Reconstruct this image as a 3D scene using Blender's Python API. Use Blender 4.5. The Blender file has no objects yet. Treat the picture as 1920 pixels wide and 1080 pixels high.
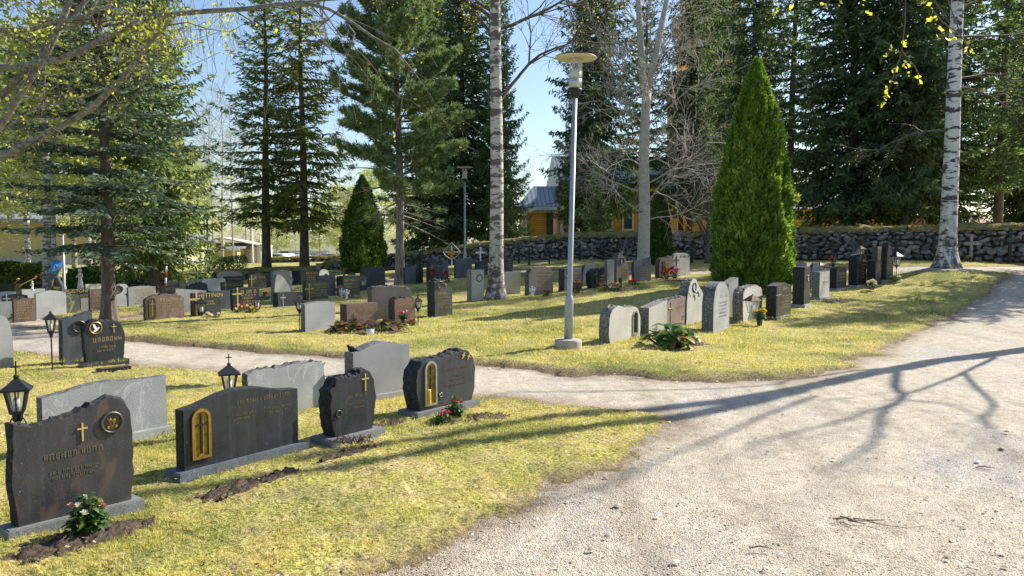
import bpy, bmesh, math, random
import numpy as np
from math import radians as R, sin, cos, pi, tan, atan, atan2, sqrt
from mathutils import Vector, Matrix
# ------------------------------------------------------------------ scene, camera, light
SC = bpy.context.scene
C = SC.collection
random.seed(7); RNG = np.random.default_rng(7)
F = 1493.0; PITCH = atan(90/F); CAMZ = 1.65
cd = bpy.data.cameras.new("camera"); cam = bpy.data.objects.new("camera", cd); C.objects.link(cam)
cam.location = (0, 0, CAMZ); cam.rotation_euler = (pi/2-PITCH, 0, 0)
cd.sensor_width = 36; cd.lens = F/1920*36; cd.clip_start = .05; cd.clip_end = 5000
SC.camera = cam
SUN_EL = R(36.0); SXY = (0.845, 0.535)
SUN = np.array([SXY[0]*cos(SUN_EL), SXY[1]*cos(SUN_EL), sin(SUN_EL)]); SUN /= np.linalg.norm(SUN)
sl = bpy.data.lights.new("sun", 'SUN'); sl.energy = 5.0; sl.angle = R(0.5); sl.color = (1, .945, .84)
so = bpy.data.objects.new("sun", sl); C.objects.link(so)
so.rotation_euler = Vector(SUN).to_track_quat('Z', 'Y').to_euler()
so.location = (20, 12, 30)
W = bpy.data.worlds.new("World"); SC.world = W; W.use_nodes = True
nt = W.node_tree; nt.nodes.clear()
sk = nt.nodes.new('ShaderNodeTexSky'); sk.sky_type = 'NISHITA'; sk.sun_disc = False
sk.sun_elevation = SUN_EL; sk.sun_rotation = atan2(SXY[0], SXY[1]); sk.air_density = 1.0; sk.dust_density = .8; sk.ozone_density = 2.6
bg = nt.nodes.new('ShaderNodeBackground'); bg.inputs[1].default_value = .11
wo = nt.nodes.new('ShaderNodeOutputWorld')
nt.links.new(sk.outputs[0], bg.inputs[0]); nt.links.new(bg.outputs[0], wo.inputs[0])
SC.view_settings.view_transform = 'Standard'; SC.view_settings.look = 'None'
SC.view_settings.gamma = 1; SC.view_settings.exposure = .80
SC.cycles.max_bounces = 6; SC.cycles.diffuse_bounces = 3; SC.cycles.glossy_bounces = 3
SC.cycles.transmission_bounces = 4; SC.cycles.transparent_max_bounces = 6; SC.cycles.caustics_reflective = False
SC.cycles.caustics_refractive = False; SC.cycles.sample_clamp_indirect = 6

# ------------------------------------------------------------------ pixel <-> world
def ray(px, py):
    u = (px-960)/F; v = (540-py)/F
    return np.array([u, cos(PITCH)+v*sin(PITCH), -sin(PITCH)+v*cos(PITCH)])
def P3(px, py, d):                       # the point seen at px,py at ground distance d (world Y)
    r = ray(px, py); return np.array([0, 0, CAMZ]) + r*(d/r[1])
def proj(p):
    x, y, z = p[0], p[1], p[2]-CAMZ
    f = y*cos(PITCH)-z*sin(PITCH); u = y*sin(PITCH)+z*cos(PITCH)
    return 960+F*x/f, 540-F*u/f
# terrain: thin-plate spline through measured points
ctl = [(x, y, 0.0) for x in (-9, -5, -1, 3, 6) for y in (1, 4, 7, 10, 13)]
ctl += [(10, 3, 0), (12, 8, 0), (-14, 10, 0), (-14, 18, -.15), (-8, 17, 0), (-3, 17, 0), (0, 16, .02), (-8, 24, -.02), (-3, 25, 0)]
for q in [(1920, 640, 13), (1440, 600, 16.4), (1560, 565, 19), (1640, 540, 22), (1800, 530, 21), (1700, 590, 17.4), (1900, 500, 25),
          (1775, 497, 23), (1900, 490, 28), (1500, 488, 31), (1300, 483, 36), (1400, 540, 19.5), (1290, 516, 24), (1000, 487, 40),
          (850, 497, 42), (740, 508, 43), (930, 558, 20), (1010, 556, 20.5), (1200, 530, 22), (680, 515, 34), (560, 512, 42), (400, 536, 37), (220, 540, 36),
          (105, 562, 30), (20, 560, 30), (100, 497, 60), (440, 500, 85), (20, 497, 60), (600, 500, 100), (1100, 470, 60), (1500, 465, 55), (2100, 470, 45), (-200, 540, 30), (2300, 560, 20)]:
    ctl.append(tuple(P3(*q)))
ctl = np.array(ctl)
def _U(r2): return r2*np.log(r2+1e-9)
_n = len(ctl); _A = np.zeros((_n+3, _n+3)); _d2 = ((ctl[:, None, :2]-ctl[None, :, :2])**2).sum(2)/400
_A[:_n, :_n] = _U(_d2)+np.eye(_n)*.03; _A[:_n, _n] = 1; _A[:_n, _n+1:] = ctl[:, :2]/20; _A[_n, :_n] = 1; _A[_n+1:, :_n] = ctl[:, :2].T/20
_w = np.linalg.solve(_A, np.concatenate([ctl[:, 2], [0, 0, 0]]))
def terr(x, y):
    x = np.clip(np.asarray(x, float), -60, 45); y = np.clip(np.asarray(y, float), -2, 110)
    s = x.shape; X = x.ravel(); Y = y.ravel(); out = np.empty(len(X))
    for a in range(0, len(X), 60000):
        xx = X[a:a+60000]; yy = Y[a:a+60000]
        d2 = ((xx[:, None]-ctl[None, :, 0])**2+(yy[:, None]-ctl[None, :, 1])**2)/400
        out[a:a+60000] = _U(d2)@_w[:_n]+_w[_n]+_w[_n+1]*xx/20+_w[_n+2]*yy/20
    return out.reshape(s)
def tz(x, y): return float(terr(np.array([x]), np.array([y]))[0])
_ds = np.exp(np.linspace(math.log(1.5), math.log(400), 900))
def G(px, py):                           # ground point under a pixel
    r = ray(px, py); k = _ds/r[1]
    pts = np.array([0, 0, CAMZ])[None]+r[None]*k[:, None]
    h = pts[:, 2]-terr(pts[:, 0], pts[:, 1])
    i = np.argmax(h < 0)
    if h[i] >= 0: return np.array([pts[-1, 0], pts[-1, 1], tz(*pts[-1, :2])])
    if i == 0: return pts[0]
    t = h[i-1]/(h[i-1]-h[i]); p = pts[i-1]*(1-t)+pts[i]*t; p[2] = tz(p[0], p[1]); return p

# ------------------------------------------------------------------ naming helpers
def tag(o, label=None, cat=None, group=None, kind=None):
    if label: o['label'] = label
    if cat: o['category'] = cat
    if group: o['group'] = group
    if kind: o['kind'] = kind
    return o
def empty(name, loc, rz=0, label=None, cat=None, group=None):
    o = bpy.data.objects.new(name, None); C.objects.link(o); o.location = tuple(loc); o.rotation_euler = (0, 0, rz)
    o.empty_display_size = .1
    return tag(o, label, cat, group)
def dup(o, parent=None):
    c = o.copy(); C.objects.link(c)
    c.parent = parent
    for ch in list(o.children): dup(ch, c)
    return c
def link(name, me, mats, parent=None, smooth=False):
    o = bpy.data.objects.new(name, me)
    for m in (mats if isinstance(mats, (list, tuple)) else [mats]): me.materials.append(m)
    C.objects.link(o); o.parent = parent
    if smooth: me.polygons.foreach_set('use_smooth', [True]*len(me.polygons))
    return o
def arr_mesh(name, V, Fc, rnd=None):      # numpy verts (n,3), faces (m,k)
    me = bpy.data.meshes.new(name); V = np.ascontiguousarray(V, np.float32); Fc = np.ascontiguousarray(Fc, np.int32)
    m, k = Fc.shape
    me.vertices.add(len(V)); me.vertices.foreach_set('co', V.ravel())
    me.loops.add(m*k); me.loops.foreach_set('vertex_index', Fc.ravel())
    me.polygons.add(m); me.polygons.foreach_set('loop_start', np.arange(0, m*k, k, dtype=np.int32))
    try: me.polygons.foreach_set('loop_total', np.full(m, k, np.int32))
    except Exception: pass
    if rnd is not None:
        a = me.attributes.new('rnd', 'FLOAT', 'FACE'); a.data.foreach_set('value', np.ascontiguousarray(rnd, np.float32))
    me.update(calc_edges=True)
    return me
class MB:                                 # small mesh builder with material indices
    def __init__(s): s.v = []; s.f = []; s.m = []; s.T = Matrix()
    def add(s, vs, fs, m=0):
        o = len(s.v); s.v += [tuple(s.T @ Vector(v)) for v in vs]; s.f += [tuple(i+o for i in f) for f in fs]; s.m += [m]*len(fs)
    def box(s, c, d, m=0, rz=0, taper=1.0):
        x, y, z = d[0]/2, d[1]/2, d[2]/2; cs, sn = cos(rz), sin(rz); vs = []
        for k, (a, b, e) in enumerate([(-1, -1, -1), (1, -1, -1), (1, 1, -1), (-1, 1, -1), (-1, -1, 1), (1, -1, 1), (1, 1, 1), (-1, 1, 1)]):
            q = taper if e > 0 else 1
            X, Y = a*x*q, b*y*q; vs.append((c[0]+X*cs-Y*sn, c[1]+X*sn+Y*cs, c[2]+e*z))
        s.add(vs, [(3, 2, 1, 0), (4, 5, 6, 7), (0, 1, 5, 4), (1, 2, 6, 5), (2, 3, 7, 6), (3, 0, 4, 7)], m)
    def tube(s, pts, rs, n=8, m=0, cap=True):
        pts = [Vector(p) for p in pts]
        if not hasattr(rs, '__len__'): rs = [rs]*len(pts)
        vs = []; fs = []; ref = None
        for i, p in enumerate(pts):
            t = (pts[min(i+1, len(pts)-1)]-pts[max(i-1, 0)])
            t = t.normalized() if t.length > 1e-9 else Vector((0, 0, 1))
            if ref is None: ref = Vector((1, 0, 0)) if abs(t.x) < .9 else Vector((0, 1, 0))
            a = (ref-t*ref.dot(t)).normalized(); b = t.cross(a); ref = a
            for k in range(n): vs.append(tuple(p+(a*cos(2*pi*k/n)+b*sin(2*pi*k/n))*rs[i]))
        for i in range(len(pts)-1):
            for k in range(n): fs.append((i*n+k, i*n+(k+1) % n, (i+1)*n+(k+1) % n, (i+1)*n+k))
        if cap: fs.append(tuple(range(n-1, -1, -1))); fs.append(tuple((len(pts)-1)*n+k for k in range(n)))
        s.add(vs, fs, m)
    def lathe(s, c, prof, n=20, m=0):      # prof [(r,z)]
        vs = [(c[0]+r*cos(2*pi*k/n), c[1]+r*sin(2*pi*k/n), c[2]+z) for r, z in prof for k in range(n)]
        fs = [(i*n+k, i*n+(k+1) % n, (i+1)*n+(k+1) % n, (i+1)*n+k) for i in range(len(prof)-1) for k in range(n)]
        if prof[0][0] > 1e-6: fs.append(tuple(range(n-1, -1, -1)))
        if prof[-1][0] > 1e-6: fs.append(tuple((len(prof)-1)*n+k for k in range(n)))
        s.add(vs, fs, m)
    def ball(s, c, r, m=0, sc=(1, 1, 1), nz=0, seg=8, rg=5):
        vs = []
        for i in range(rg+1):
            ph = pi*i/rg
            for k in range(seg):
                q = 1+random.uniform(-nz, nz); a = 2*pi*k/seg
                vs.append((c[0]+r*sc[0]*q*sin(ph)*cos(a), c[1]+r*sc[1]*q*sin(ph)*sin(a), c[2]+r*sc[2]*q*cos(ph)))
        s.add(vs, [(i*seg+k, (i+1)*seg+k, (i+1)*seg+(k+1) % seg, i*seg+(k+1) % seg) for i in range(rg) for k in range(seg)], m)
    def plate(s, outline, y0, y1, m=0):    # outline in x,z extruded along y (closed polygon)
        n = len(outline)
        vs = [(x, y0, z) for x, z in outline]+[(x, y1, z) for x, z in outline]
        fs = [tuple(range(n)), tuple(range(2*n-1, n-1, -1))]+[((i+1) % n, i, n+i, n+(i+1) % n) for i in range(n)]
        s.add(vs, fs, m)
    def build(s, name, mats, parent=None, smooth=False):
        me = bpy.data.meshes.new(name); me.from_pydata(s.v, [], s.f); me.update()
        o = link(name, me, mats, parent, smooth)
        me.polygons.foreach_set('material_index', s.m)
        return o

# ------------------------------------------------------------------ materials
def mat(name):
    m = bpy.data.materials.new(name); m.use_nodes = True; n = m.node_tree; n.nodes.clear()
    out = n.nodes.new('ShaderNodeOutputMaterial'); b = n.nodes.new('ShaderNodeBsdfPrincipled')
    n.links.new(b.outputs[0], out.inputs[0]); return m, n, b, out
def lk(n, a, b): n.links.new(a, b)
def tex(n, kind='Object', scale=(1, 1, 1)):
    t = n.nodes.new('ShaderNodeTexCoord'); mp = n.nodes.new('ShaderNodeMapping'); mp.inputs['Scale'].default_value = scale
    lk(n, t.outputs[kind], mp.inputs[0]); return mp.outputs[0]
def noise(n, vec, sc, det=3, ro=.55, dist=0):
    t = n.nodes.new('ShaderNodeTexNoise'); t.inputs['Scale'].default_value = sc; t.inputs['Detail'].default_value = det
    t.inputs['Roughness'].default_value = ro; t.inputs['Distortion'].default_value = dist; lk(n, vec, t.inputs['Vector']); return t.outputs[0]
def ramp(n, fac, stops, interp='LINEAR'):
    r = n.nodes.new('ShaderNodeValToRGB'); r.color_ramp.interpolation = interp; e = r.color_ramp.elements
    while len(e) < len(stops): e.new(.5)
    for i, (p, c) in enumerate(stops):
        e[i].position = p; e[i].color = (*(c if hasattr(c, '__len__') else (c, c, c)), 1)
    lk(n, fac, r.inputs[0]); return r.outputs[0]
def mix(n, a, b, fac, mode='MIX'):
    m = n.nodes.new('ShaderNodeMix'); m.data_type = 'RGBA'; m.blend_type = mode
    for v, s in ((fac, m.inputs[0]), (a, m.inputs[6]), (b, m.inputs[7])):
        if isinstance(v, (int, float)): s.default_value = v
        elif isinstance(v, tuple): s.default_value = (*v, 1)
        else: lk(n, v, s)
    return m.outputs[2]
def bump(n, b, h, st=.3, dist=.01):
    u = n.nodes.new('ShaderNodeBump'); u.inputs['Strength'].default_value = st; u.inputs['Distance'].default_value = dist
    lk(n, h, u.inputs['Height']); lk(n, u.outputs[0], b.inputs['Normal'])
def simple(name, col, rough=.6, metal=0, var=.12, sc=8, bst=0):
    m, n, b, o = mat(name); v = tex(n); f = noise(n, v, sc, 4)
    lo = tuple(c*(1-var) for c in col); hi = tuple(min(1, c*(1+var)) for c in col)
    lk(n, ramp(n, f, [(.3, lo), (.7, hi)]), b.inputs['Base Color']); b.inputs['Roughness'].default_value = rough; b.inputs['Metallic'].default_value = metal
    if bst: bump(n, b, noise(n, v, sc*6, 4), bst)
    return m
def granite(name, base, dark, lite, rough=.28, spk=130, vein=None, lichen=0, streak=None):
    m, n, b, o = mat(name); v = tex(n)
    f = noise(n, v, spk, 2, .7); c = ramp(n, f, [(.34, dark), (.45, base), (.6, base), (.72, lite)])
    g = noise(n, v, 2.2, 4); c = mix(n, c, ramp(n, g, [(.3, .72), (.7, 1.25)]), .8, 'MULTIPLY')
    if vein:
        w = noise(n, v, 1.6, 5, .6, 1.2); c = mix(n, c, vein, ramp(n, w, [(.485, 0), (.5, .55), (.515, 0)]))
    if streak:
        w = noise(n, tex(n, 'Object', (1.0, 1, .55)), 3.2, 4, .6, 2.0); c = mix(n, c, streak, ramp(n, w, [(.52, 0), (.62, .75)]))
    dr = noise(n, tex(n, 'Object', (14, 14, 1.2)), 1.6, 3); c = mix(n, c, (.30, .29, .27), ramp(n, dr, [(.5, 0), (.85, .10 if sum(base) < .3 else .3)]))
    if lichen:
        w = noise(n, v, 22, 3, .7); c = mix(n, c, (.42, .43, .36), ramp(n, w, [(.60-lichen*.1, 0), (.66-lichen*.1, .8)]))
    w2 = noise(n, v, 55, 2, .7); c = mix(n, c, (.46, .46, .42), ramp(n, w2, [(.70, 0), (.74, .7)]))
    lk(n, c, b.inputs['Base Color']); lk(n, ramp(n, noise(n, v, 9, 4), [(.3, rough*.8), (.7, min(1, rough*1.5))]), b.inputs['Roughness'])
    bump(n, b, noise(n, v, 60, 4), .08 if rough < .45 else .35, .004)
    return m
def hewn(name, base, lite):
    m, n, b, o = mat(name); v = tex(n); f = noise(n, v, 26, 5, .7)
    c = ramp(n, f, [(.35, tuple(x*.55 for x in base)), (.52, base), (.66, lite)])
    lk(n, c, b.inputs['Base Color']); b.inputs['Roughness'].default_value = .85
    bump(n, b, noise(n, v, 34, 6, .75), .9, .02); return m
def leafm(name, stops, trans=.35, sc=.8, rough=.6, spec=.2):
    m, n, b, o = mat(name)
    at = n.nodes.new('ShaderNodeAttribute'); at.attribute_name = 'rnd'
    c = ramp(n, at.outputs['Fac'], stops)
    f = noise(n, tex(n), sc, 2); c = mix(n, c, ramp(n, f, [(.3, (.72, .75, .7)), (.7, (1.2, 1.15, 1.0))]), .7, 'MULTIPLY')
    lk(n, c, b.inputs['Base Color']); b.inputs['Roughness'].default_value = rough; b.inputs['Specular IOR Level'].default_value = spec
    t = n.nodes.new('ShaderNodeBsdfTranslucent'); lk(n, mix(n, c, (1.5, 1.5, .6), .6, 'MULTIPLY'), t.inputs[0])
    ms = n.nodes.new('ShaderNodeMixShader'); ms.inputs[0].default_value = trans
    lk(n, b.outputs[0], ms.inputs[1]); lk(n, t.outputs[0], ms.inputs[2]); lk(n, ms.outputs[0], o.inputs[0]); return m
M = {}
# granites: (polished front, rough sides with extra shade put into their colour)
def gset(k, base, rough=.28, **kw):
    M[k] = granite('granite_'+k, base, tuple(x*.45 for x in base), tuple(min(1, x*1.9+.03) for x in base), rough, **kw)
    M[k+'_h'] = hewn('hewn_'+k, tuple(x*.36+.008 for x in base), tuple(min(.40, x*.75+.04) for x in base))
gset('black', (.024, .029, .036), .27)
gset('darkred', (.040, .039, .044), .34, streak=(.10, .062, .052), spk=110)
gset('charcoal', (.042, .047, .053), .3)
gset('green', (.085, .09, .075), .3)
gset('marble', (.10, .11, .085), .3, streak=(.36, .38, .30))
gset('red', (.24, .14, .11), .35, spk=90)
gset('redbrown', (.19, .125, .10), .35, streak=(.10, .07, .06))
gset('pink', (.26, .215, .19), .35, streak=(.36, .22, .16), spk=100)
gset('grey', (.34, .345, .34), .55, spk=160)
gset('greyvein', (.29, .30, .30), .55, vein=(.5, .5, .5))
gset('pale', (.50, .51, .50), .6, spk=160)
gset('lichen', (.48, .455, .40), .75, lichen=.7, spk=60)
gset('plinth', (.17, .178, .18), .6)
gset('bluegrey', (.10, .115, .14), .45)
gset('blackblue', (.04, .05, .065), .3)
M['concrete'] = simple('concrete', (.42, .37, .31), .9, 0, .25, 12, .4)
M['gold'] = simple('gilding', (.55, .40, .15), .5, .4, .25, 30)
M['goldworn'] = simple('worn_gilding', (.36, .27, .12), .6, .2, .3, 30); M['goldfaint'] = simple('faded_gilding', (.17, .135, .075), .7, .1, .3, 30)
M['bronze'] = simple('bronze', (.42, .26, .08), .35, .8, .2, 20)
M['darkbronze'] = simple('dark_bronze', (.10, .085, .07), .4, .6, .25, 25)
M['steel'] = simple('bright_metal', (.5, .5, .5), .3, .9, .1, 20)
M['iron'] = simple('black_iron', (.022, .024, .028), .5, .3, .3, 20)
M['rust'] = simple('rusty_iron', (.20, .11, .07), .8, .2, .4, 20)
M['white'] = simple('white_paint', (.74, .73, .70), .5, 0, .06, 10)
M['ceramic'] = simple('white_ceramic', (.8, .78, .76), .35, 0, .06, 20)
M['wax'] = simple('yellow_wax', (.75, .48, .03), .5, 0, .1, 10)
M['waxw'] = simple('white_wax', (.8, .76, .7), .5, 0, .1, 10)
M['amber'] = simple('amber_glass', (.30, .19, .02), .12, 0, .55, 18)
M['darkglass'] = simple('dark_glass', (.03, .035, .035), .08, 0, .3, 10)
M['galv'] = simple('galvanised_steel', (.34, .37, .39), .5, .35, .14, 6, .05)
M['cream'] = simple('cream_enamel', (.64, .57, .42), .4, 0, .05, 6)
M['soil'] = simple('dark_soil', (.11, .078, .055), 1, 0, .6, 45, 1.0)
M['twig'] = simple('dead_twig', (.14, .10, .08), .9, 0, .3, 40)
M['pot'] = simple('white_pot', (.72, .72, .74), .4, 0, .05)
M['greenpot'] = simple('green_plastic', (.02, .07, .045), .4, 0, .1)
def glass():
    m, n, b, o = mat('lantern_glass'); b.inputs['Base Color'].default_value = (.8, .85, .84, 1); b.inputs['Roughness'].default_value = .15
    t = n.nodes.new('ShaderNodeBsdfTransparent'); ms = n.nodes.new('ShaderNodeMixShader'); ms.inputs[0].default_value = .22
    lk(n, t.outputs[0], ms.inputs[1]); lk(n, b.outputs[0], ms.inputs[2]); lk(n, ms.outputs[0], o.inputs[0]); return m
M['glass'] = glass()
def petal(name, c):
    return leafm(name, [(0, tuple(x*.75 for x in c)), (1, c)], .3, 3)
M['p_pink'] = petal('pink_petals', (.75, .06, .30)); M['p_red'] = petal('red_petals', (.65, .03, .03)); M['p_rose'] = petal('pale_rose_petals', (.85, .5, .42))
M['p_white'] = petal('white_petals', (.85, .84, .8)); M['p_yel'] = petal('yellow_petals', (.85, .62, .02)); M['p_pur'] = petal('purple_petals', (.35, .12, .55)); M['p_or'] = petal('orange_petals', (.8, .2, .05))
M['leaf_d'] = leafm('dark_green_leaves', [(0, (.03, .08, .02)), (.6, (.06, .14, .03)), (1, (.14, .22, .05))], .3, 6, .4, .5)
M['leaf_b'] = leafm('bergenia_leaves', [(0, (.05, .13, .03)), (.7, (.10, .20, .05)), (.85, (.2, .10, .05)), (1, (.4, .30, .05))], .25, 5, .35, .5)
M['leaf_r'] = leafm('bronzed_bergenia_leaves', [(0, (.06, .10, .03)), (.35, (.12, .05, .035)), (.6, (.20, .09, .06)), (1, (.12, .17, .05))], .25, 5, .35, .5)
M['spruce'] = leafm('spruce_needles', [(0, (.06, .12, .05)), (.6, (.18, .27, .11)), (1, (.36, .40, .16))], .4, .5, .7)
M['spruce_d'] = leafm('dark_spruce_needles', [(0, (.035, .07, .04)), (.6, (.11, .175, .08)), (1, (.25, .30, .14))], .35, .35, .7)
M['spruce_o'] = leafm('olive_spruce_needles', [(0, (.12, .14, .04)), (.6, (.24, .27, .075)), (1, (.38, .37, .12))], .45, .5, .7)
M['bluespruce'] = leafm('bluish_spruce_needles', [(0, (.035, .075, .045)), (.5, (.11, .16, .10)), (.8, (.26, .35, .28)), (.95, (.42, .52, .46)), (1, (.34, .25, .15))], .18, .8, .7)
M['pine'] = leafm('stone_pine_needles', [(0, (.10, .17, .075)), (.6, (.25, .35, .17)), (1, (.42, .50, .30))], .25, .6, .6)
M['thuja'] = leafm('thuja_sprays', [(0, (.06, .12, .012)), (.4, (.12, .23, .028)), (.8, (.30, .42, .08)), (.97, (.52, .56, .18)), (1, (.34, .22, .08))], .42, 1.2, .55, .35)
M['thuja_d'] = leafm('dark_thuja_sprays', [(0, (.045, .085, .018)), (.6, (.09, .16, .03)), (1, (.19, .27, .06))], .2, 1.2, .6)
M['spring'] = leafm('new_birch_leaves', [(0, (.30, .34, .04)), (.6, (.50, .52, .07)), (1, (.72, .68, .14))], .5, 1, .5)
M['palegreen'] = leafm('pale_far_leaves', [(0, (.30, .35, .14)), (.6, (.46, .50, .22)), (1, (.60, .61, .32))], .55, .2, .6)
M['hedge'] = leafm('hedge_leaves', [(0, (.05, .08, .015)), (.6, (.11, .15, .03)), (1, (.2, .22, .05))], .3, .8, .6)
def bark(name, a, b_, sc=14, stretch=.25):
    m, n, b, o = mat(name); v = tex(n, 'Object', (1, 1, stretch)); f = noise(n, v, sc, 5, .65)
    lk(n, ramp(n, f, [(.35, a), (.65, b_)]), b.inputs['Base Color']); b.inputs['Roughness'].default_value = .9
    bump(n, b, f, .9, .02); return m
def birchbark(name, white, dark, amt=.5, lowdark=1.0):
    m, n, b, o = mat(name)
    v = tex(n, 'Object', (1, 1, 3.0)); f = noise(n, v, 2.6, 5, .62, .4)
    c = ramp(n, noise(n, tex(n), 6, 4), [(.3, tuple(x*.8 for x in white)), (.7, white)])
    c = mix(n, c, (.5, .40, .32), ramp(n, noise(n, tex(n, 'Object', (1, 1, 5)), 7, 3), [(.5, 0), (.8, .35)]))
    msk = ramp(n, f, [(.62-amt*.14, 0), (.66-amt*.14, 1)]); c = mix(n, c, dark, msk)
    sp = noise(n, tex(n, 'Object', (1, 1, 4)), 9, 3, .6); c = mix(n, c, dark, ramp(n, sp, [(.62, 0), (.66, .85)]))
    g = n.nodes.new('ShaderNodeSeparateXYZ'); lk(n, tex(n, 'Object', (1, 1, .42)), g.inputs[0])
    lo = ramp(n, g.outputs[2], [(.0, 1), (.9 if lowdark > 0 else .02, 0)])
    fb = noise(n, tex(n, 'Object', (1, 1, .5)), 11, 4, .6); k = mix(n, lo, ramp(n, fb, [(.42, 0), (.55, 1)]), 1.0, 'MULTIPLY')
    c = mix(n, c, (.10, .085, .075), k)
    lk(n, c, b.inputs['Base Color']); b.inputs['Roughness'].default_value = .75
    bump(n, b, f, .6, .02); return m
M['b_spruce'] = bark('spruce_bark', (.06, .045, .035), (.20, .15, .12))
M['b_pine'] = bark('pine_bark', (.12, .095, .075), (.34, .29, .24), 20)
M['b_dark'] = bark('dark_spruce_bark', (.03, .026, .024), (.10, .08, .07))
M['b_birch'] = birchbark('birch_bark', (.60, .56, .50), (.12, .10, .085), .85)
M['b_birch2'] = birchbark('smooth_birch_bark', (.70, .68, .66), (.07, .06, .055), .7)
M['b_aspen'] = birchbark('grey_aspen_bark', (.44, .42, .37), (.12, .10, .08), -.1, 0)
M['b_twig'] = bark('birch_twig_bark', (.07, .055, .045), (.17, .13, .10), 10, 1)
M['b_ptwig'] = bark('pale_twig_bark', (.30, .26, .22), (.56, .50, .43), 10, 1)
M['b_grey'] = bark('lichen_grey_bark', (.10, .09, .08), (.34, .32, .27), 24, 1)
M['b_purple'] = bark('purple_twig_bark', (.07, .055, .06), (.19, .155, .16), 10, 1)
# ------------------------------------------------------------------ ground
def poly_sd(X, Y, poly):                  # signed distance, positive inside
    P = np.array([p[:2] for p in poly]); Q = np.roll(P, -1, 0); best = np.full(X.shape, 1e9); ins = np.zeros(X.shape, bool)
    for (ax, ay), (bx, by) in zip(P, Q):
        dx, dy = bx-ax, by-ay; t = np.clip(((X-ax)*dx+(Y-ay)*dy)/(dx*dx+dy*dy+1e-12), 0, 1)
        best = np.minimum(best, (X-ax-t*dx)**2+(Y-ay-t*dy)**2)
        if abs(by-ay) > 1e-12: ins ^= ((ay > Y) != (by > Y)) & (X < (bx-ax)*(Y-ay)/(by-ay)+ax)
    return np.where(ins, 1, -1)*np.sqrt(best)
def line_d(X, Y, pts):
    best = np.full(X.shape, 1e9)
    for (ax, ay), (bx, by) in zip([p[:2] for p in pts[:-1]], [p[:2] for p in pts[1:]]):
        dx, dy = bx-ax, by-ay; t = np.clip(((X-ax)*dx+(Y-ay)*dy)/(dx*dx+dy*dy+1e-12), 0, 1)
        best = np.minimum(best, (X-ax-t*dx)**2+(Y-ay-t*dy)**2)
    return np.sqrt(best)
class VN:                                 # value noise on a lattice
    def __init__(s, seed): s.t = np.random.default_rng(seed).random((256, 256))
    def __call__(s, x, y):
        xi = np.floor(x).astype(int); yi = np.floor(y).astype(int); fx = x-xi; fy = y-yi; fx = fx*fx*(3-2*fx); fy = fy*fy*(3-2*fy)
        t = s.t; a = t[xi % 256, yi % 256]; b = t[(xi+1) % 256, yi % 256]; c = t[xi % 256, (yi+1) % 256]; d = t[(xi+1) % 256, (yi+1) % 256]
        return (a*(1-fx)+b*fx)*(1-fy)+(c*(1-fx)+d*fx)*fy-.5
vn = VN(3); vn2 = VN(9)
near_poly = [G(*p) for p in [(560, 1150), (690, 1080), (830, 1008), (960, 938), (1075, 885), (1180, 842), (1262, 802), (1275, 782), (1240, 766), (1130, 755), (1000, 745),
                              (900, 736), (760, 724), (620, 712), (404, 688), (231, 673), (19, 654)]]
near_poly += [(-9, 12.2), (-14, 12.5), (-14, -1), (-.9, -1)]
mid_poly = [(-60, 17.0), (-14, 17.0)]+[G(*p) for p in [(17, 604), (120, 615), (231, 631), (452, 651), (640, 665), (889, 677), (1000, 684), (1100, 695), (1300, 702), (1450, 704), (1545, 698),
                               (1620, 662), (1700, 626), (1790, 582), (1850, 545), (1885, 516)]]+[(17.2, 26.2), (60, 28), (60, 160), (-120, 160), (-120, 60)]
back_path = [np.array([60, 25.5])]+[G(*p) for p in [(1960, 500), (1820, 501), (1675, 501.5), (1545, 504), (1315, 507), (1200, 507), (1050, 507), (900, 507)]]
small_path = [G(*p) for p in [(-100, 585), (60, 600), (120, 606), (245, 594), (380, 575), (525, 556), (640, 545), (735, 528), (775, 512)]]
def lawn_sd(X, Y):
    a = poly_sd(X, Y, near_poly); b = poly_sd(X, Y, mid_poly)
    b = np.minimum(b, line_d(X, Y, back_path)-.75); b = np.minimum(b, line_d(X, Y, small_path)-.55)
    s = np.maximum(a, b)
    w = np.clip(.35*vn(X*1.6, Y*1.6)+.16*vn2(X*5, Y*5)+.07*vn(X*17, Y*17)*(Y < 8), -.3, .3)
    # edges towards the wide gravel road fray more than the cut edge on the far side of the path
    return s+w*np.where(Y > 12, .35, np.where(X+Y*.2 > 1.3, 1.1, .5))
ys = np.exp(np.arange(math.log(1.5), math.log(210), .0115)); xr = np.arange(-1.0, 1.35, .0045)
YY, XR = np.meshgrid(ys, xr, indexing='ij'); XX = XR*YY; ZZ = terr(XX, YY); SD = lawn_sd(XX, YY)
nr, nc = XX.shape; idx = np.arange(nr*nc).reshape(nr, nc)
quads = np.stack([idx[:-1, :-1], idx[:-1, 1:], idx[1:, 1:], idx[1:, :-1]], -1).reshape(-1, 4)
fade = np.clip(1.6-YY/22, 0, 1)
def smooth(x): x = np.clip(x, 0, 1); return x*x*(3-2*x)
def raise_(x, y): return .055*(poly_sd(x, y, mid_poly) > -.6)*np.clip((5.5-x)/2.5, 0, 1)
RAISE = raise_(XX, YY)
SW = np.where(RAISE > 0, .09, .16)
lz = -.08+(.05+RAISE)*smooth((SD+SW)/(2*SW))+fade*(.035*vn(XX*2.5, YY*2.5)+.02*vn2(XX*9, YY*9)+.022*vn(XX*27, YY*27))
lawnV = np.stack([XX, YY, ZZ+lz], -1).reshape(-1, 3)
keep = (SD.ravel()[quads] > -.12).any(1)
def compact(V, Q):
    u, inv = np.unique(Q.ravel(), return_inverse=True); return V[u], inv.reshape(Q.shape)
lawnV = np.concatenate([lawnV, SD.reshape(-1, 1)], 1)
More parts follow.
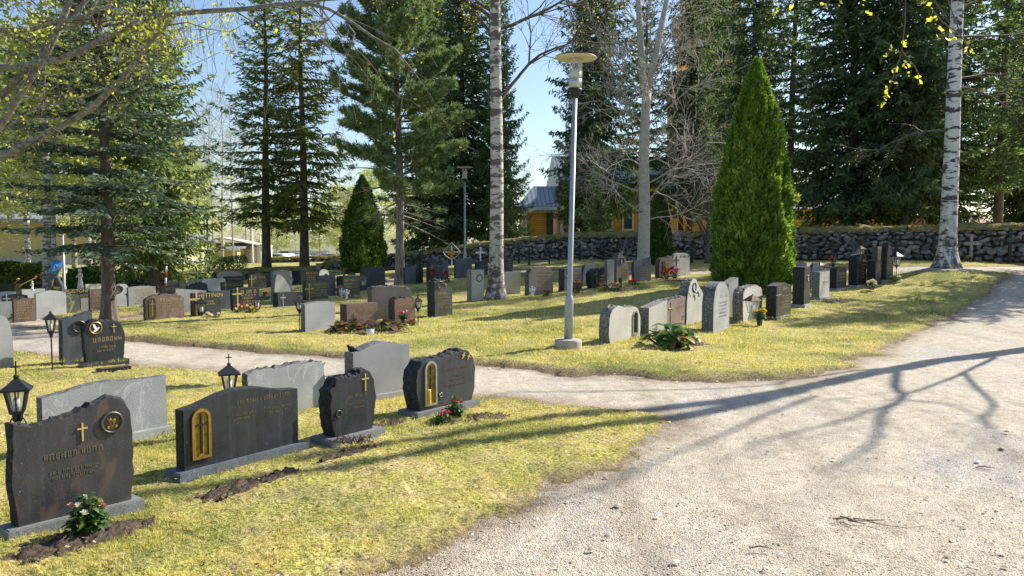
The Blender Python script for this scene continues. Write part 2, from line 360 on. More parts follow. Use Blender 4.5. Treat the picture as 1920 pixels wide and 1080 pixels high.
lv, lq = compact(lawnV, quads[keep]); lsd = lv[:, 3]; lv = lv[:, :3]
pz = fade*(.02*vn(XX*1.3+50, YY*1.3)+.008*vn2(XX*11, YY*11)+.006*vn(XX*40, YY*40))
pv = np.stack([XX, YY, ZZ+pz-.055], -1).reshape(-1, 3)
pv = np.concatenate([pv, SD.reshape(-1, 1)], 1)
pk = (SD.ravel()[quads] < .25).any(1); pv, pq = compact(pv, quads[pk]); psd = pv[:, 3]; pv = pv[:, :3]
# lawn material
def lawn_mat():
    m, n, b, o = mat('lawn_turf'); v = tex(n)
    big = noise(n, v, .55, 4, .6); mid = noise(n, v, 3.2, 5, .65); fine = noise(n, v, 42, 4, .7)
    straw = ramp(n, fine, [(.38, (.20, .15, .065)), (.5, (.52, .42, .18)), (.62, (.78, .66, .34))])
    moss = ramp(n, fine, [(.38, (.14, .13, .03)), (.5, (.43, .39, .10)), (.62, (.68, .62, .18))])
    grn = ramp(n, fine, [(.35, (.05, .075, .015)), (.5, (.12, .17, .03)), (.66, (.24, .27, .06))])
    c = mix(n, straw, moss, ramp(n, mid, [(.40, 0), (.58, 1)])); c = mix(n, c, grn, ramp(n, big, [(.46, 0), (.62, .75)]))
    c = mix(n, c, (.10, .075, .05), ramp(n, noise(n, v, 5, 6, .75), [(.56, 0), (.66, .75)]))
    at_ = n.nodes.new('ShaderNodeAttribute'); at_.attribute_name = 'edge'
    c = mix(n, c, ramp(n, fine, [(.35, (.12, .085, .055)), (.65, (.30, .22, .14))]), ramp(n, at_.outputs['Fac'], [(0, .9), (.03, .6), (.22, 0)]))
    lk(n, c, b.inputs['Base Color']); b.inputs['Roughness'].default_value = 1; b.inputs['Specular IOR Level'].default_value = .1
    bump(n, b, noise(n, v, 60, 4, .7), .8, .03); return m
def gravel_mat():
    m, n, b, o = mat('sandy_gravel'); v = tex(n)
    sand = ramp(n, noise(n, v, 9, 5, .65), [(.3, (.42, .345, .25)), (.5, (.56, .48, .365)), (.7, (.68, .60, .475))])
    vo = n.nodes.new('ShaderNodeTexVoronoi'); vo.inputs['Scale'].default_value = 100; lk(n, v, vo.inputs['Vector'])
    hs = n.nodes.new('ShaderNodeSeparateColor'); lk(n, vo.outputs['Color'], hs.inputs[0])
    peb = ramp(n, hs.outputs[0], [(0, (.14, .13, .13)), (.35, (.34, .33, .33)), (.7, (.50, .50, .50)), (.93, (.78, .77, .75)), (1, (.42, .28, .22))])
    big = noise(n, tex(n, 'Object', (1, .5, 1)), .55, 4, .6)
    fac = ramp(n, mix(n, big, noise(n, v, 26, 3, .7), .45), [(.50, .08), (.60, .65)])
    c = mix(n, sand, peb, fac)
    c = mix(n, c, (.17, .125, .095), ramp(n, noise(n, v, 3.3, 6, .75), [(.60, 0), (.70, .45)]))
    c = mix(n, c, (.20, .16, .13), ramp(n, noise(n, v, 95, 2, .6), [(.66, 0), (.70, .6)]))
    mp = n.nodes.new('ShaderNodeMapping'); mp.inputs['Rotation'].default_value = (0, 0, R(-42)); mp.inputs['Scale'].default_value = (1.5, .16, 1); lk(n, v, mp.inputs[0])
    c = mix(n, c, (.20, .155, .115), ramp(n, noise(n, mp.outputs[0], 1.1, 5, .65), [(.50, 0), (.68, .42)]))
    c = mix(n, c, (.66, .56, .43), ramp(n, noise(n, tex(n, 'Object', (1, 1, 1)), 1.7, 6, .7), [(.55, 0), (.66, .5)]))
    c = mix(n, c, ramp(n, hs.outputs[1], [(0, .60), (.15, .92), (.8, 1.04), (1, 1.3)]), .85, 'MULTIPLY')
    at_ = n.nodes.new('ShaderNodeAttribute'); at_.attribute_name = 'edge'; ng = n.nodes.new('ShaderNodeMath'); ng.operation = 'MULTIPLY'; ng.inputs[1].default_value = -1; lk(n, at_.outputs['Fac'], ng.inputs[0])
    ef = ramp(n, ng.outputs[0], [(0, 1), (.10, .75), (.38, 0)]); c = mix(n, c, ramp(n, noise(n, v, 18, 5, .7), [(.35, (.13, .09, .06)), (.65, (.34, .25, .17))]), mix(n, ef, ramp(n, noise(n, v, 4, 4, .7), [(.3, .25), (.6, 1)]), 1.0, 'MULTIPLY'))
    lk(n, c, b.inputs['Base Color']); b.inputs['Roughness'].default_value = .95; b.inputs['Specular IOR Level'].default_value = .15
    ad = n.nodes.new('ShaderNodeMath'); ad.operation = 'ADD'; lk(n, vo.outputs['Distance'], ad.inputs[0]); lk(n, noise(n, v, 40, 5, .7), ad.inputs[1])
    bump(n, b, ad.outputs[0], .75, .012); return m
M['lawn'] = lawn_mat(); M['gravel'] = gravel_mat()
def with_sd(me, sd):
    a = me.attributes.new('edge', 'FLOAT', 'POINT'); a.data.foreach_set('value', np.ascontiguousarray(sd, np.float32)); return me
tag(link('lawn', with_sd(arr_mesh('lawn', lv, lq), lsd), M['lawn'], smooth=True), kind='structure')
tag(link('gravel_path', with_sd(arr_mesh('gravel_path', pv, pq), psd), M['gravel'], smooth=True), kind='structure')
def far_mat():
    m, n, b, o = mat('distant_ground'); f = noise(n, tex(n), .03, 4)
    lk(n, ramp(n, f, [(.35, (.14, .15, .06)), (.65, (.26, .25, .12))]), b.inputs['Base Color']); b.inputs['Roughness'].default_value = 1; return m
t = np.linspace(-1, 1, 141); gx = np.sinh(t*6)/np.sinh(6)*2500
GX, GY = np.meshgrid(gx, gx, indexing='ij'); GZ = terr(GX, GY)-.12-np.clip(np.hypot(GX, GY)-110, 0, 400)*.004
i2 = np.arange(141*141).reshape(141, 141); q2 = np.stack([i2[:-1, :-1], i2[1:, :-1], i2[1:, 1:], i2[:-1, 1:]], -1).reshape(-1, 4)
tag(link('ground', arr_mesh('ground', np.stack([GX, GY, GZ], -1).reshape(-1, 3), q2), far_mat(), smooth=True), kind='structure')

# grass blades over the lawn, pebbles over the gravel (uncountable)
def blades(N, dmin, dmax, h, w, seed):
    g = np.random.default_rng(seed); u = g.random(N)
    y = 1/(1/dmin-u*(1/dmin-1/dmax)) if True else 0
    x = (g.random(N)*1.5-.78)*y
    sd = lawn_sd(x, y); k = g.random(N) < np.clip((sd+.10)/.40, 0, 1)*np.clip(.75+1.1*vn2(x*3.1, y*3.1)+.9*vn(x*9, y*9), .18, 1); x = x[k]; y = y[k]; sd = sd[k]; n = len(x)
    fd = np.clip(1.6-y/22, 0, 1)
    ra = raise_(x, y); sw = np.where(ra > 0, .09, .16); z = terr(x, y)-.08+(.05+ra)*smooth((sd+sw)/(2*sw))+fd*(.035*vn(x*2.5, y*2.5)+.02*vn2(x*9, y*9)+.022*vn(x*27, y*27))-.004
    patch = np.clip(vn(x*1.1, y*1.1)*1.6+vn2(x*4, y*4)*.9+.5, 0, 1)
    a = g.random(n)*2*pi; hh = h*(.35+.9*g.random(n))*(.5+.7*patch+.9*np.clip(vn(x*13, y*13)+vn2(x*31, y*31)*.8, -.4, 1))*np.clip(y/6, .8, 2.0); ln = hh*g.normal(0, .85, n); lb = g.random(n)*2*pi
    ww = w*(.6+.8*g.random(n))*np.clip(y/5, 1, 4)
    B = np.stack([x, y, z], -1); s = np.stack([np.cos(a), np.sin(a), 0*a], -1)*ww[:, None]/2
    tip = B+np.stack([np.cos(lb)*ln, np.sin(lb)*ln, hh], -1)
    V = np.concatenate([B-s, B+s, tip], 1).reshape(-1, 3); r = np.clip(.55*g.random(n)+.50*patch-.12-np.clip(.25-sd, 0, .25)*1.2, 0, 1)
    return V, np.arange(3*n).reshape(n, 3), r
M['blade'] = leafm('grass_blades', [(0, (.52, .41, .23)), (.3, (.78, .66, .36)), (.5, (.74, .63, .25)), (.72, (.46, .44, .12)), (1, (.17, .25, .06))], .4, .6, .8, .1)
parts = [blades(420000, 3.0, 9.5, .026, .0042, 1), blades(240000, 8, 30, .022, .0042, 2)]
V = []; Fq = []; Rr = []; off = 0
for a, b_, c in parts: V.append(a); Fq.append(b_+off); Rr.append(c); off += len(a)
tag(link('grass', arr_mesh('grass', np.concatenate(V), np.concatenate(Fq), np.concatenate(Rr)), M['blade']), 'short yellow green spring grass with straw coloured patches', 'grass', kind='stuff')
def rocks(N, dmin, dmax, s0, s1, seed, inside=False):
    g = np.random.default_rng(seed); y = 1/(1/dmin-g.random(N)*(1/dmin-1/dmax)); x = (g.random(N)*1.4-.66)*y
    sd = lawn_sd(x, y); k = (sd < -.02) if not inside else (np.abs(sd+.05) < .25); x = x[k]; y = y[k]; n = len(x)
    s = s0+(s1-s0)*g.random(n)**5; z = terr(x, y)+s*.12-.045
    base = np.array([(1, 0, 0), (0, 1, 0), (-1, 0, 0), (0, -1, 0), (.3, .2, .8), (-.2, -.3, .75)])
    V = base[None]*(1+.5*(g.random((n, 6, 3))-.5)); V *= s[:, None, None]; V[:, :, 2] *= .6
    a = g.random(n)*6.28; ca, sa = np.cos(a)[:, None], np.sin(a)[:, None]; X = V[:, :, 0]*ca-V[:, :, 1]*sa; Y = V[:, :, 0]*sa+V[:, :, 1]*ca
    V = np.stack([X, Y*.8, V[:, :, 2]], -1)+np.stack([x, y, z], -1)[:, None]
    f = np.array([(0, 1, 4), (1, 2, 5), (1, 5, 4), (2, 3, 5), (3, 0, 4), (3, 4, 5)])
    Fc = (f[None]+np.arange(n)[:, None, None]*6).reshape(-1, 3); return V.reshape(-1, 3), Fc, np.repeat(g.random(n), 6)
M['pebble'] = leafm('pebbles', [(0, (.08, .065, .055)), (.25, (.24, .20, .16)), (.6, (.50, .43, .34)), (.85, (.70, .64, .55)), (1, (.85, .82, .76))], .0, 3, .9)
pp = [rocks(45000, 3.2, 14, .0025, .009, 5), rocks(260, 3.2, 16, .010, .035, 6), rocks(900, 5, 18, .006, .03, 8, True)]
V = []; Fq = []; Rr = []; off = 0
for a, b_, c in pp: V.append(a); Fq.append(b_+off); Rr.append(c); off += len(a)
tag(link('pebbles', arr_mesh('pebbles', np.concatenate(V), np.concatenate(Fq), np.concatenate(Rr)), M['pebble']), 'loose grey and white pebbles scattered over the sandy gravel road', 'pebbles', kind='stuff')
# fallen leaves / debris on lawn and road
def litter(N, seed):
    g = np.random.default_rng(seed); y = 1/(1/3.2-g.random(N)*(1/3.2-1/20)); x = (g.random(N)*1.4-.7)*y; s = .006+.011*g.random(N)**2
    z = terr(x, y)+np.where(lawn_sd(x, y) > 0, .012, -.035)+.05*(poly_sd(x, y, mid_poly) > .1)*np.clip((5.5-x)/2.5, 0, 1)
    a = g.random(N)*6.28; u = np.stack([np.cos(a), np.sin(a), .5*(g.random(N)-.5)], -1)*s[:, None]; v = np.stack([-np.sin(a), np.cos(a), .8*(g.random(N)-.3)], -1)*s[:, None]*.55
    c = np.stack([x, y, z], -1); V = np.stack([c-u, c-v, c+u, c+v], 1).reshape(-1, 3)
    return V, np.arange(4*N).reshape(N, 4), g.random(N)
M['litter'] = leafm('fallen_leaves', [(0, (.12, .07, .04)), (.5, (.26, .17, .10)), (.85, (.42, .32, .20)), (1, (.6, .52, .40))], .1, 3, .8)
V, Fq, Rr = litter(2600, 4)
tag(link('leaf_litter', arr_mesh('leaf_litter', V, Fq, Rr), M['litter']), 'dry brown leaves and bits scattered over lawn and road', 'leaf litter', kind='stuff')
# ------------------------------------------------------------------ trees
def unit(a): return a/(np.linalg.norm(a, axis=-1, keepdims=True)+1e-9)
def cards(P, D, L, Wd, g, nrm_up=0.0):    # rhombus sprays: centre P, long axis D, length L, width Wd
    n = len(P); r = g.normal(size=(n, 3)); r[:, 2] *= (1-nrm_up); s = unit(np.cross(D, r+np.array([0, 0, nrm_up*3]) if nrm_up else r))
    V = np.stack([P-D*L[:, None]*.5, P+s*Wd[:, None]*.5, P+D*L[:, None]*.5, P-s*Wd[:, None]*.5], 1)
    return V.reshape(-1, 3)
def quads_of(V): n = len(V)//4; return np.arange(4*n).reshape(n, 4)
def tubes(segs, sides=3):                 # segs: (n,8) p0 p1 r0 r1
    S = np.array(segs, float); p0, p1 = S[:, 0:3], S[:, 3:6]; t = unit(p1-p0); ref = np.where(np.abs(t[:, 2:3]) < .9, [[0, 0, 1.]], [[1., 0, 0]])
    a = unit(np.cross(t, ref)); b = np.cross(t, a); n = len(S); rings = []
    for p, r in ((p0, S[:, 6]), (p1, S[:, 7])):
        for k in range(sides):
            an = 2*pi*k/sides; rings.append(p+(a*cos(an)+b*sin(an))*r[:, None])
    V = np.stack(rings, 1).reshape(-1, 3); f = np.array([(k, (k+1) % sides, sides+(k+1) % sides, sides+k) for k in range(sides)])
    return V, (f[None]+np.arange(n)[:, None, None]*2*sides).reshape(-1, 4)
def trunk_mb(H, r0, r1, lean=(0, 0), wob=.05, n=10, flare=1.6, mb=None, zs=24, kink=None):
    mb = mb or MB(); pts = []; rs = []
    for i in range(zs+1):
        t = (i/zs)**1.5; z = H*t-.1*(i == 0)
        pts.append((lean[0]*t*H+wob*sin(t*7+lean[0]*50)*t, lean[1]*t*H+wob*cos(t*5)*t-wob*t, z))
        rs.append((r0+(r1-r0)*t)*(1+(flare-1)*math.exp(-z/(.9*r0+.12))))
    mb.tube(pts, rs, n); return mb, pts
def join_arr(lst):
    V = []; Fc = []; off = 0
    for v, f in lst: V.append(v); Fc.append(f+off); off += len(v)
    return np.concatenate(V), np.concatenate(Fc)
def wood_mesh(name, mb, segs, sides=4):   # trunk from mb, branches from segs -> one mesh
    v, f = tubes(segs, sides); o = len(mb.v)
    me = bpy.data.meshes.new(name); me.from_pydata(mb.v+[tuple(x) for x in v.tolist()], [], mb.f+[tuple(x) for x in (f+o).tolist()]); me.update(); return me
def conifer(seed, H, h0, Rm, nb, cl=.16, cw=.045, droop=.35, hang=.45, dens=1.0, prof=.85, tip=.25, e0=-8, e1=35, flat=0.0, gap=.0, whorl=0):
    g = np.random.default_rng(seed); P = []; D = []; L = []; segs = []
    for i in range(nb):
        f = ((i+g.random())/nb)**1.05; h = h0+(H-h0)*f
        if g.random() < gap: continue
        if whorl: h = round(h/whorl)*whorl+g.normal()*.035
        Lb = Rm*max(.04, (1-f)**prof)*min(1, .7+f*3)*g.uniform(.55, 1.15); az = i*2.39996+g.normal()*.35
        e = R(e0+(e1-e0)*f+g.normal()*5); K = 9; t = np.linspace(0, 1, K)
        rr = Lb*t*cos(e); zz = Lb*(sin(e)*t-droop*t**2*(1-f*.6)+tip*t**4); side = Lb*.12*g.normal()*t**2
        ca, sa = cos(az), sin(az); B = np.stack([rr*ca-side*sa, rr*sa+side*ca, h+zz], -1)
        rb = .012+.013*Lb
        for k in range(K-1): segs.append((*B[k], *B[k+1], rb*(1-t[k])+.004, rb*(1-t[k+1])+.003))
        T = unit(np.gradient(B, axis=0)); nt_ = max(3, int(Lb/.15*dens))
        for s in range(nt_):
            tt = .12+.88*(s+g.random())/nt_; x = tt*(K-1); k = min(K-2, int(x)); fr = x-k
            p = B[k]*(1-fr)+B[k+1]*fr; tg = T[k]; sd = 1 if s % 2 else -1
            lat = np.array([-tg[1], tg[0], 0])*sd; d = tg*.62+lat*.75; d[2] -= hang*g.uniform(.1, 1.0); d = d/np.linalg.norm(d)
            tl = (.12+.30*Lb*(1-tt)**.8*g.uniform(.6, 1.2)); tl = min(tl, 1.1); m = max(2, int(tl/(cl*.5)))
            q = (np.arange(m)+g.random(m)*.6)/m
            pc = p[None]+d[None]*(q*tl)[:, None]; pc[:, 2] -= hang*.5*tl*q**2; pc += g.normal(size=(m, 3))*cl*.16
            dd = np.repeat(d[None], m, 0)+g.normal(size=(m, 3))*.38; dd[:, 2] -= hang*.6*q
            P.append(pc); D.append(unit(dd)); L.append(np.full(m, cl)*g.uniform(.7, 1.3, m))
    P = np.concatenate(P); D = np.concatenate(D); L = np.concatenate(L)
    V = cards(P, D, L, L*(cw/cl), g, flat); return V, segs, g.random(len(P))
TREES = {}
def proto_conifer(key, wood, needles, r0, **kw):
    V, segs, rn = conifer(**kw); mb, _ = trunk_mb(kw['H']*.99, r0, .02, wob=.08, flare=1.5)
    TREES[key] = (wood_mesh('trunk', mb, segs, 3), arr_mesh('crown', V, quads_of(V), rn), kw['H'])
    TREES[key][0].materials.append(M[wood]); TREES[key][1].materials.append(M[needles])
def place(key, name, label, cat, loc, scale=1, rz=0, group=None, trunk_scale=None, needles=None):
    w, c, H = TREES[key]; r = empty(name, loc, rz, label, cat, group); r.scale = (scale if hasattr(scale, '__len__') else (scale,)*3)
    a = bpy.data.objects.new('trunk', w); C.objects.link(a); a.parent = r
    b = bpy.data.objects.new('crown', c); C.objects.link(b); b.parent = r
    if needles:
        b.material_slots[0].link = 'OBJECT'; b.material_slots[0].material = M[needles]
    return r
proto_conifer('near', 'b_spruce', 'bluespruce', .14, seed=11, H=10.5, h0=1.3, Rm=2.2, nb=215, whorl=.38, cl=.13, cw=.048, droop=.30, hang=.12, dens=3.6, prof=.5, tip=.16, e0=4, e1=28, flat=.5)
proto_conifer('open', 'b_spruce', 'spruce', .20, seed=12, H=18, h0=2.8, Rm=2.7, nb=230, cl=.27, cw=.07, whorl=.5, droop=.30, hang=.5, dens=2.4, prof=.65, tip=.34, e0=-4, e1=30, gap=.1)
proto_conifer('open2', 'b_spruce', 'spruce_o', .20, seed=13, H=17, h0=2.6, Rm=2.6, nb=230, cl=.27, cw=.07, whorl=.5, droop=.35, hang=.75, dens=2.4, prof=.5, tip=.25, e0=-6, e1=25, gap=.12)
proto_conifer('full', 'b_spruce', 'spruce', .22, seed=14, H=20, h0=1.0, Rm=3.9, nb=330, cl=.32, cw=.085, droop=.42, hang=.65, dens=2.4, prof=.8, tip=.35, e0=0, e1=25)
proto_conifer('dark', 'b_dark', 'spruce_d', .26, seed=15, H=22, h0=1.9, Rm=4.1, nb=380, cl=.34, cw=.10, droop=.42, hang=.6, dens=2.3, prof=.5, tip=.32, e0=-4, e1=25)
proto_conifer('dark2', 'b_dark', 'spruce_d', .26, seed=16, H=23, h0=2.4, Rm=3.8, nb=330, cl=.34, cw=.10, droop=.38, hang=.8, dens=2.0, prof=.45, tip=.25, e0=-6, e1=20, gap=.1)
proto_conifer('young', 'b_spruce', 'spruce', .06, seed=17, H=4.5, h0=.15, Rm=1.5, nb=170, cl=.16, cw=.055, droop=.2, hang=.3, dens=1.8, prof=.9, tip=.3, e0=5, e1=35)
def at(px, d, dz=0):                      # ground position at pixel column px and distance d
    x = (px-960)/F*d; return (x, d, tz(x, d)+dz)
place('near', 'spruce', 'bluish spruce with bare lower trunk standing in the left lawn rows', 'spruce', G(205, 600), rz=.4)
place('full', 'spruce', 'tall spruce with drooping branches right behind the bluish spruce', 'spruce', at(290, 34), (.85, .85, .98), 1.0, needles='spruce')
place('open', 'spruce', 'dark narrow spruce in open sky, its trunk near the gatehouse', 'spruce', at(500, 43), (1.25, 1.25, .93), 2.2)
place('open2', 'spruce', 'olive green spruce just right of the dark narrow one', 'spruce', at(571, 43), (1.3, 1.3, .98), .4)
W_ = [('dark', 868, 47, (.9, .9, .95), 0, 'spruce_d', 'dark spruce behind the wall between stone pine and white birch trunk'),
      ('full', 812, 50, (.9, .9, 1.1), 2, 'spruce_d', 'tall spruce directly behind the stone pine'),
      ('full', 938, 46, (.55, .55, .90), .7, 'spruce', 'ragged spruce half hidden by the middle white birch trunk'),
      ('dark2', 1118, 48, (.88, .88, 1.05), .3, 'spruce_d', 'dark spruce hiding the yellow church right of the lamp post'),
      ('full', 1090, 50, (.52, .52, .95), 1.9, 'spruce_d', 'dark spruce just left of the church, behind the lamp post'),
      ('dark2', 1292, 52, (.80, .80, 1.08), 3.0, 'spruce_d', 'dark spruce behind the bare purple twigged tree'),
      ('dark2', 1345, 56, (.75, .75, 1.05), 2.2, 'spruce_d', 'tall dark spruce standing before the bell tower'),
      ('full', 1990, 50, (1, 1, 1.1), .6, 'spruce_d', 'full spruce behind the one cut by the right edge'),
      ('dark', 1915, 46, (.8, .8, .9), 3.6, 'spruce_d', 'dark spruce closing the gap near the right edge'),
      ('open', 1205, 54, (1.1, 1.1, 1.15), 1.4, 'spruce_d', 'thin dark spruce behind the pale forked aspen'),
      ('dark2', 1405, 44, (.7, .7, 1.1), 1.2, 'spruce_d', 'dark spruce rising straight behind the big thuja top'),
      ('open', 1478, 42, (1.15, 1.15, 1.2), 2.0, 'spruce_d', 'thin spruce with blue grey trunk right of the big thuja'),
      ('dark', 1590, 38, (1.0, 1.0, 1.0), .2, 'spruce_d', 'broad dark spruce, leftmost of the dense mass at right'),
      ('dark2', 1690, 37, (1.0, 1.0, .95), 4.2, 'spruce_d', 'dark spruce in the middle of the dense mass at right'),
      ('dark', 1745, 42, (.95, .95, 1.1), 5.0, 'spruce_d', 'dark spruce directly behind the right white birch trunk'),
      ('open', 1868, 39, (1.15, 1.15, 1.2), .9, 'spruce', 'open spruce with sky showing through right of the white birch'),
      ('open', 1955, 33, (1.1, 1.1, 1.1), 2.9, 'spruce_d', 'spruce cut by the right edge of the photo')]
for k, px, d, s, rz, nd, lb in W_: place(k, 'spruce', lb, 'spruce', at(px, d, -.1), s, rz, 'spruces behind the stone wall', needles=nd)
place('young', 'young_spruce', 'small bright green young spruce behind the wall right of the lamp', 'young spruce', at(1118, 40), 1.05, .5)
place('young', 'young_spruce', 'small young spruce behind the wall at the foot of the middle birch', 'young spruce', at(955, 43), (.8, .8, .85), 2.5)

# stone pine: ascending limbs with long-needled tufts
def tufts(P, D, g, n=12, ln=.16, w=.018):
    m = len(P); d = D[:, None]+g.normal(size=(m, n, 3))*.55; d = unit(d).reshape(-1, 3); p = np.repeat(P, n, 0); Ln = ln*g.uniform(.6, 1.15, m*n)
    r = unit(np.cross(d, g.normal(size=d.shape))); q = p+d*Ln[:, None]
    return np.stack([p-r*w/2, p+r*w/2, q+r*w*.3, q-r*w*.3], 1).reshape(-1, 3)
def stone_pine(pos):
    g = np.random.default_rng(21); H = 12.5; segs = []; P = []; D = []
    mb, tp = trunk_mb(H, .17, .03, wob=.12, flare=1.35)
    for i in range(130):
        f = (i/130); h = 2.2+(H-2.4)*f; Lb = (2.5*min(1, .8+f*1.2) if f < .55 else 2.4*(1-(f-.55)/.47)**.7+.15)*g.uniform(.65, 1.1); az = i*2.39996+g.normal()*.3
        dead = (f < .09 and g.random() < .9) or (f < .17 and cos(az) < -.4)
        e = R(g.uniform(-8, 12)+22*f+(0 if f > .15 else -12)); K = 8; t = np.linspace(0, 1, K); up = .18 if not dead else -.1
        rr = Lb*t*cos(e); zz = Lb*(sin(e)*t+up*t**2.2); sd_ = Lb*.15*g.normal()*t**2
        B = np.stack([rr*cos(az)-sd_*sin(az), rr*sin(az)+sd_*cos(az), h+zz], -1); rb = .014+.012*Lb
        for k in range(K-1): segs.append((*B[k], *B[k+1], rb*(1-t[k])+.004, rb*(1-t[k+1])+.003))
        T = unit(np.gradient(B, axis=0))
        for s in range(int(6+Lb*(13 if not dead else 4))):
            tt = g.uniform(.25, 1); k = min(K-1, int(tt*(K-1))); p = B[k]+g.normal(size=3)*.05; lat = np.array([-T[k][1], T[k][0], 0])*(1 if s % 2 else -1)
            d = unit(T[k]*.6+lat*g.uniform(.3, .8)+np.array([0, 0, g.uniform(0, .5)])); tl = g.uniform(.15, .5)*(1.2-tt*.5)*min(1, Lb)
            e_ = p+d*tl; segs.append((*p, *e_, .007, .004))
            if not dead or g.random() < .12:
                for q in (.45, .75, 1): P.append(p+d*tl*q+g.normal(size=3)*.02); D.append(d+np.array([0, 0, .25]))
    P = np.array(P); D = unit(np.array(D)); V = tufts(P, D, g, 18, .19, .024)
    r = empty('stone_pine', pos, 0, 'tall green stone pine with long needle tufts and dead lower branches', 'pine')
    link('trunk', wood_mesh('trunk', mb, segs, 4), M['b_pine'], r); link('crown', arr_mesh('crown', V, quads_of(V), g.random(len(V)//4)), M['pine'], r)
stone_pine(G(750, 532))

# thujas: cones of upright sprays round a trunk
def thuja(name, label, pos, H, Rm, N, mt, seed, cl=.13, shape=.62):
    g = np.random.default_rng(seed); f = 1-g.random(N)**.68; f = np.clip(f, 0, .995); az = g.random(N)*2*pi
    Rr = Rm*np.interp(f, [0, .05, .16, .33, .49, .65, .79, .9, 1], [.84, .92, 1, .94, .82, .64, .46, .27, .03])
    lump = 1+.14*vn(az*.9+seed, f*3)+.22*vn(az*1.9+seed, f*8)+.26*vn2(az*5.1+seed, f*26+3)+.12*vn(az*13, f*60)
    rad = Rr*lump*np.where(g.random(N) < .75, g.uniform(.88, 1.03, N), g.uniform(.35, .9, N))
    P = np.stack([rad*np.cos(az), rad*np.sin(az), .02+f*H*(.985)+.04*g.normal(size=N)*(1-f)], -1)
    tw = g.normal(size=(N, 3))*.42; D = unit(np.stack([np.cos(az)*.65, np.sin(az)*.65, .75+0*az], -1)+tw); L = cl*g.uniform(.6, 1.35, N)*(1-.35*f)
    rad_ = np.stack([np.cos(az), np.sin(az), 0*az], -1); s = unit(np.cross(D, rad_+g.normal(size=(N, 3))*.55)); wd = L*.32
    V = np.stack([P-D*L[:, None]*.5, P+s*wd[:, None]*.5, P+D*L[:, None]*.5, P-s*wd[:, None]*.5], 1).reshape(-1, 3)
    r = empty(name, pos, 0, label, 'thuja'); mb, _ = trunk_mb(H*.9, Rm*.14, .01, flare=1.2, zs=10)
    segs = []
    for i in range(60):
        h = .1+H*.85*i/60; a = i*2.4; l = Rm*(1-i/62)**.6*.8; segs.append((0, 0, h, l*cos(a), l*sin(a), h+l*.6, .015, .005))
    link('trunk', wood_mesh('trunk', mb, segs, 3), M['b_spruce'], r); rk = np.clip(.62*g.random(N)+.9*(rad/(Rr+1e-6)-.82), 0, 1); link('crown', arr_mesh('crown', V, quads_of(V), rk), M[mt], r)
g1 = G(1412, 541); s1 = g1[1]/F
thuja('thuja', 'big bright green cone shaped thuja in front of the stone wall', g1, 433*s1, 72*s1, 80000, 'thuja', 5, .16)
g1 = G(681, 512); s1 = g1[1]/F
thuja('thuja', 'medium dark green thuja beside the dark flat stone, left of the pine', g1, 186*s1, 42*s1, 26000, 'thuja_d', 6, .17)
g1 = at(1238, 31); s1 = g1[1]/F
thuja('thuja', 'slim dark thuja by the wall behind the pale aspen trunk', g1, 150*s1, 21*s1, 12000, 'thuja_d', 8, .15)

# broadleaved trees by recursive branching
class Grow:
    def __init__(s, seed): s.g = random.Random(seed); s.segs = []; s.leaf = []
    def br(s, p, d, L, r, depth, droop=0.0, curl=.25, kids=4, spread=45, up=.0, minr=.004, leafy=True, ks=.62):
        g = s.g; n = max(3, int(L/.35)) if depth > 0 else 3; n = min(n, 9); p = Vector(p); d = Vector(d).normalized(); pts = [p.copy()]
        for i in range(n):
            d = (d+Vector((g.gauss(0, curl), g.gauss(0, curl), g.gauss(0, curl)-droop+up))*(.35)).normalized(); q = p+d*(L/n)
            ra = max(minr, r*(1-.75*i/n)); rb = max(minr*.8, r*(1-.75*(i+1)/n)); s.segs.append((*p, *q, ra, rb)); p = q; pts.append(p.copy())
            if depth == 0 and leafy: s.leaf.append(tuple(p))
        if depth > 0:
            for k in range(kids):
                t = g.uniform(.25, 1) if k < kids-1 else 1; j = min(n, int(t*n)); b = pts[j]; dd = (pts[j]-pts[max(0, j-1)]).normalized()
                ax = Vector((g.gauss(0, 1), g.gauss(0, 1), g.gauss(0, 1))).cross(dd); ax = ax.normalized() if ax.length > .01 else Vector((1, 0, 0))
                nd = Matrix.Rotation(R(g.uniform(.5, 1.1)*spread), 3, ax) @ dd
                s.br(b, nd, L*g.uniform(ks*.75, ks*1.1), max(minr, r*.5), depth-1, droop, curl, kids, spread, up, minr, leafy, ks)
def leaves_arr(sites, per, spread, size, seed):
    g = np.random.default_rng(seed); S = np.repeat(np.array(sites), per, 0); n = len(S); P = S+g.normal(size=(n, 3))*spread
    D = unit(g.normal(size=(n, 3))+[0, 0, -.6]); L = size*g.uniform(.45, 1.35, n); V = cards(P, D, L, L*.7, g); return V, g.random(n)
def fork_tree(name, label, cat, pos, segs_thick, gr, wood, leafmat=None, per=0, lsp=.05, lsz=.04, lean=(0, 0), H=10, r0=.2, r1=.05, twigmat=None, group=None, zs=24, wob=.06, frac=1.0, flare=1.5):
    r = empty(name, pos, 0, label, cat, group); mb, _ = trunk_mb(H, r0, r1, lean, wob=wob, zs=zs, n=14, flare=flare)
    for pts, rs in segs_thick: mb.tube(pts, rs, 8)
    mb.build('trunk', M[wood], r, True)
    v, f = tubes(gr.segs, 3); link('branches', arr_mesh('branches', v, f), M[twigmat or wood], r)
    if leafmat and per:
        st = gr.leaf if frac >= 1 else random.Random(3).sample(gr.leaf, int(len(gr.leaf)*frac))
        V, rn = leaves_arr(st, per, lsp, lsz, 5); link('crown', arr_mesh('crown', V, quads_of(V), rn), M[leafmat], r)
    return r
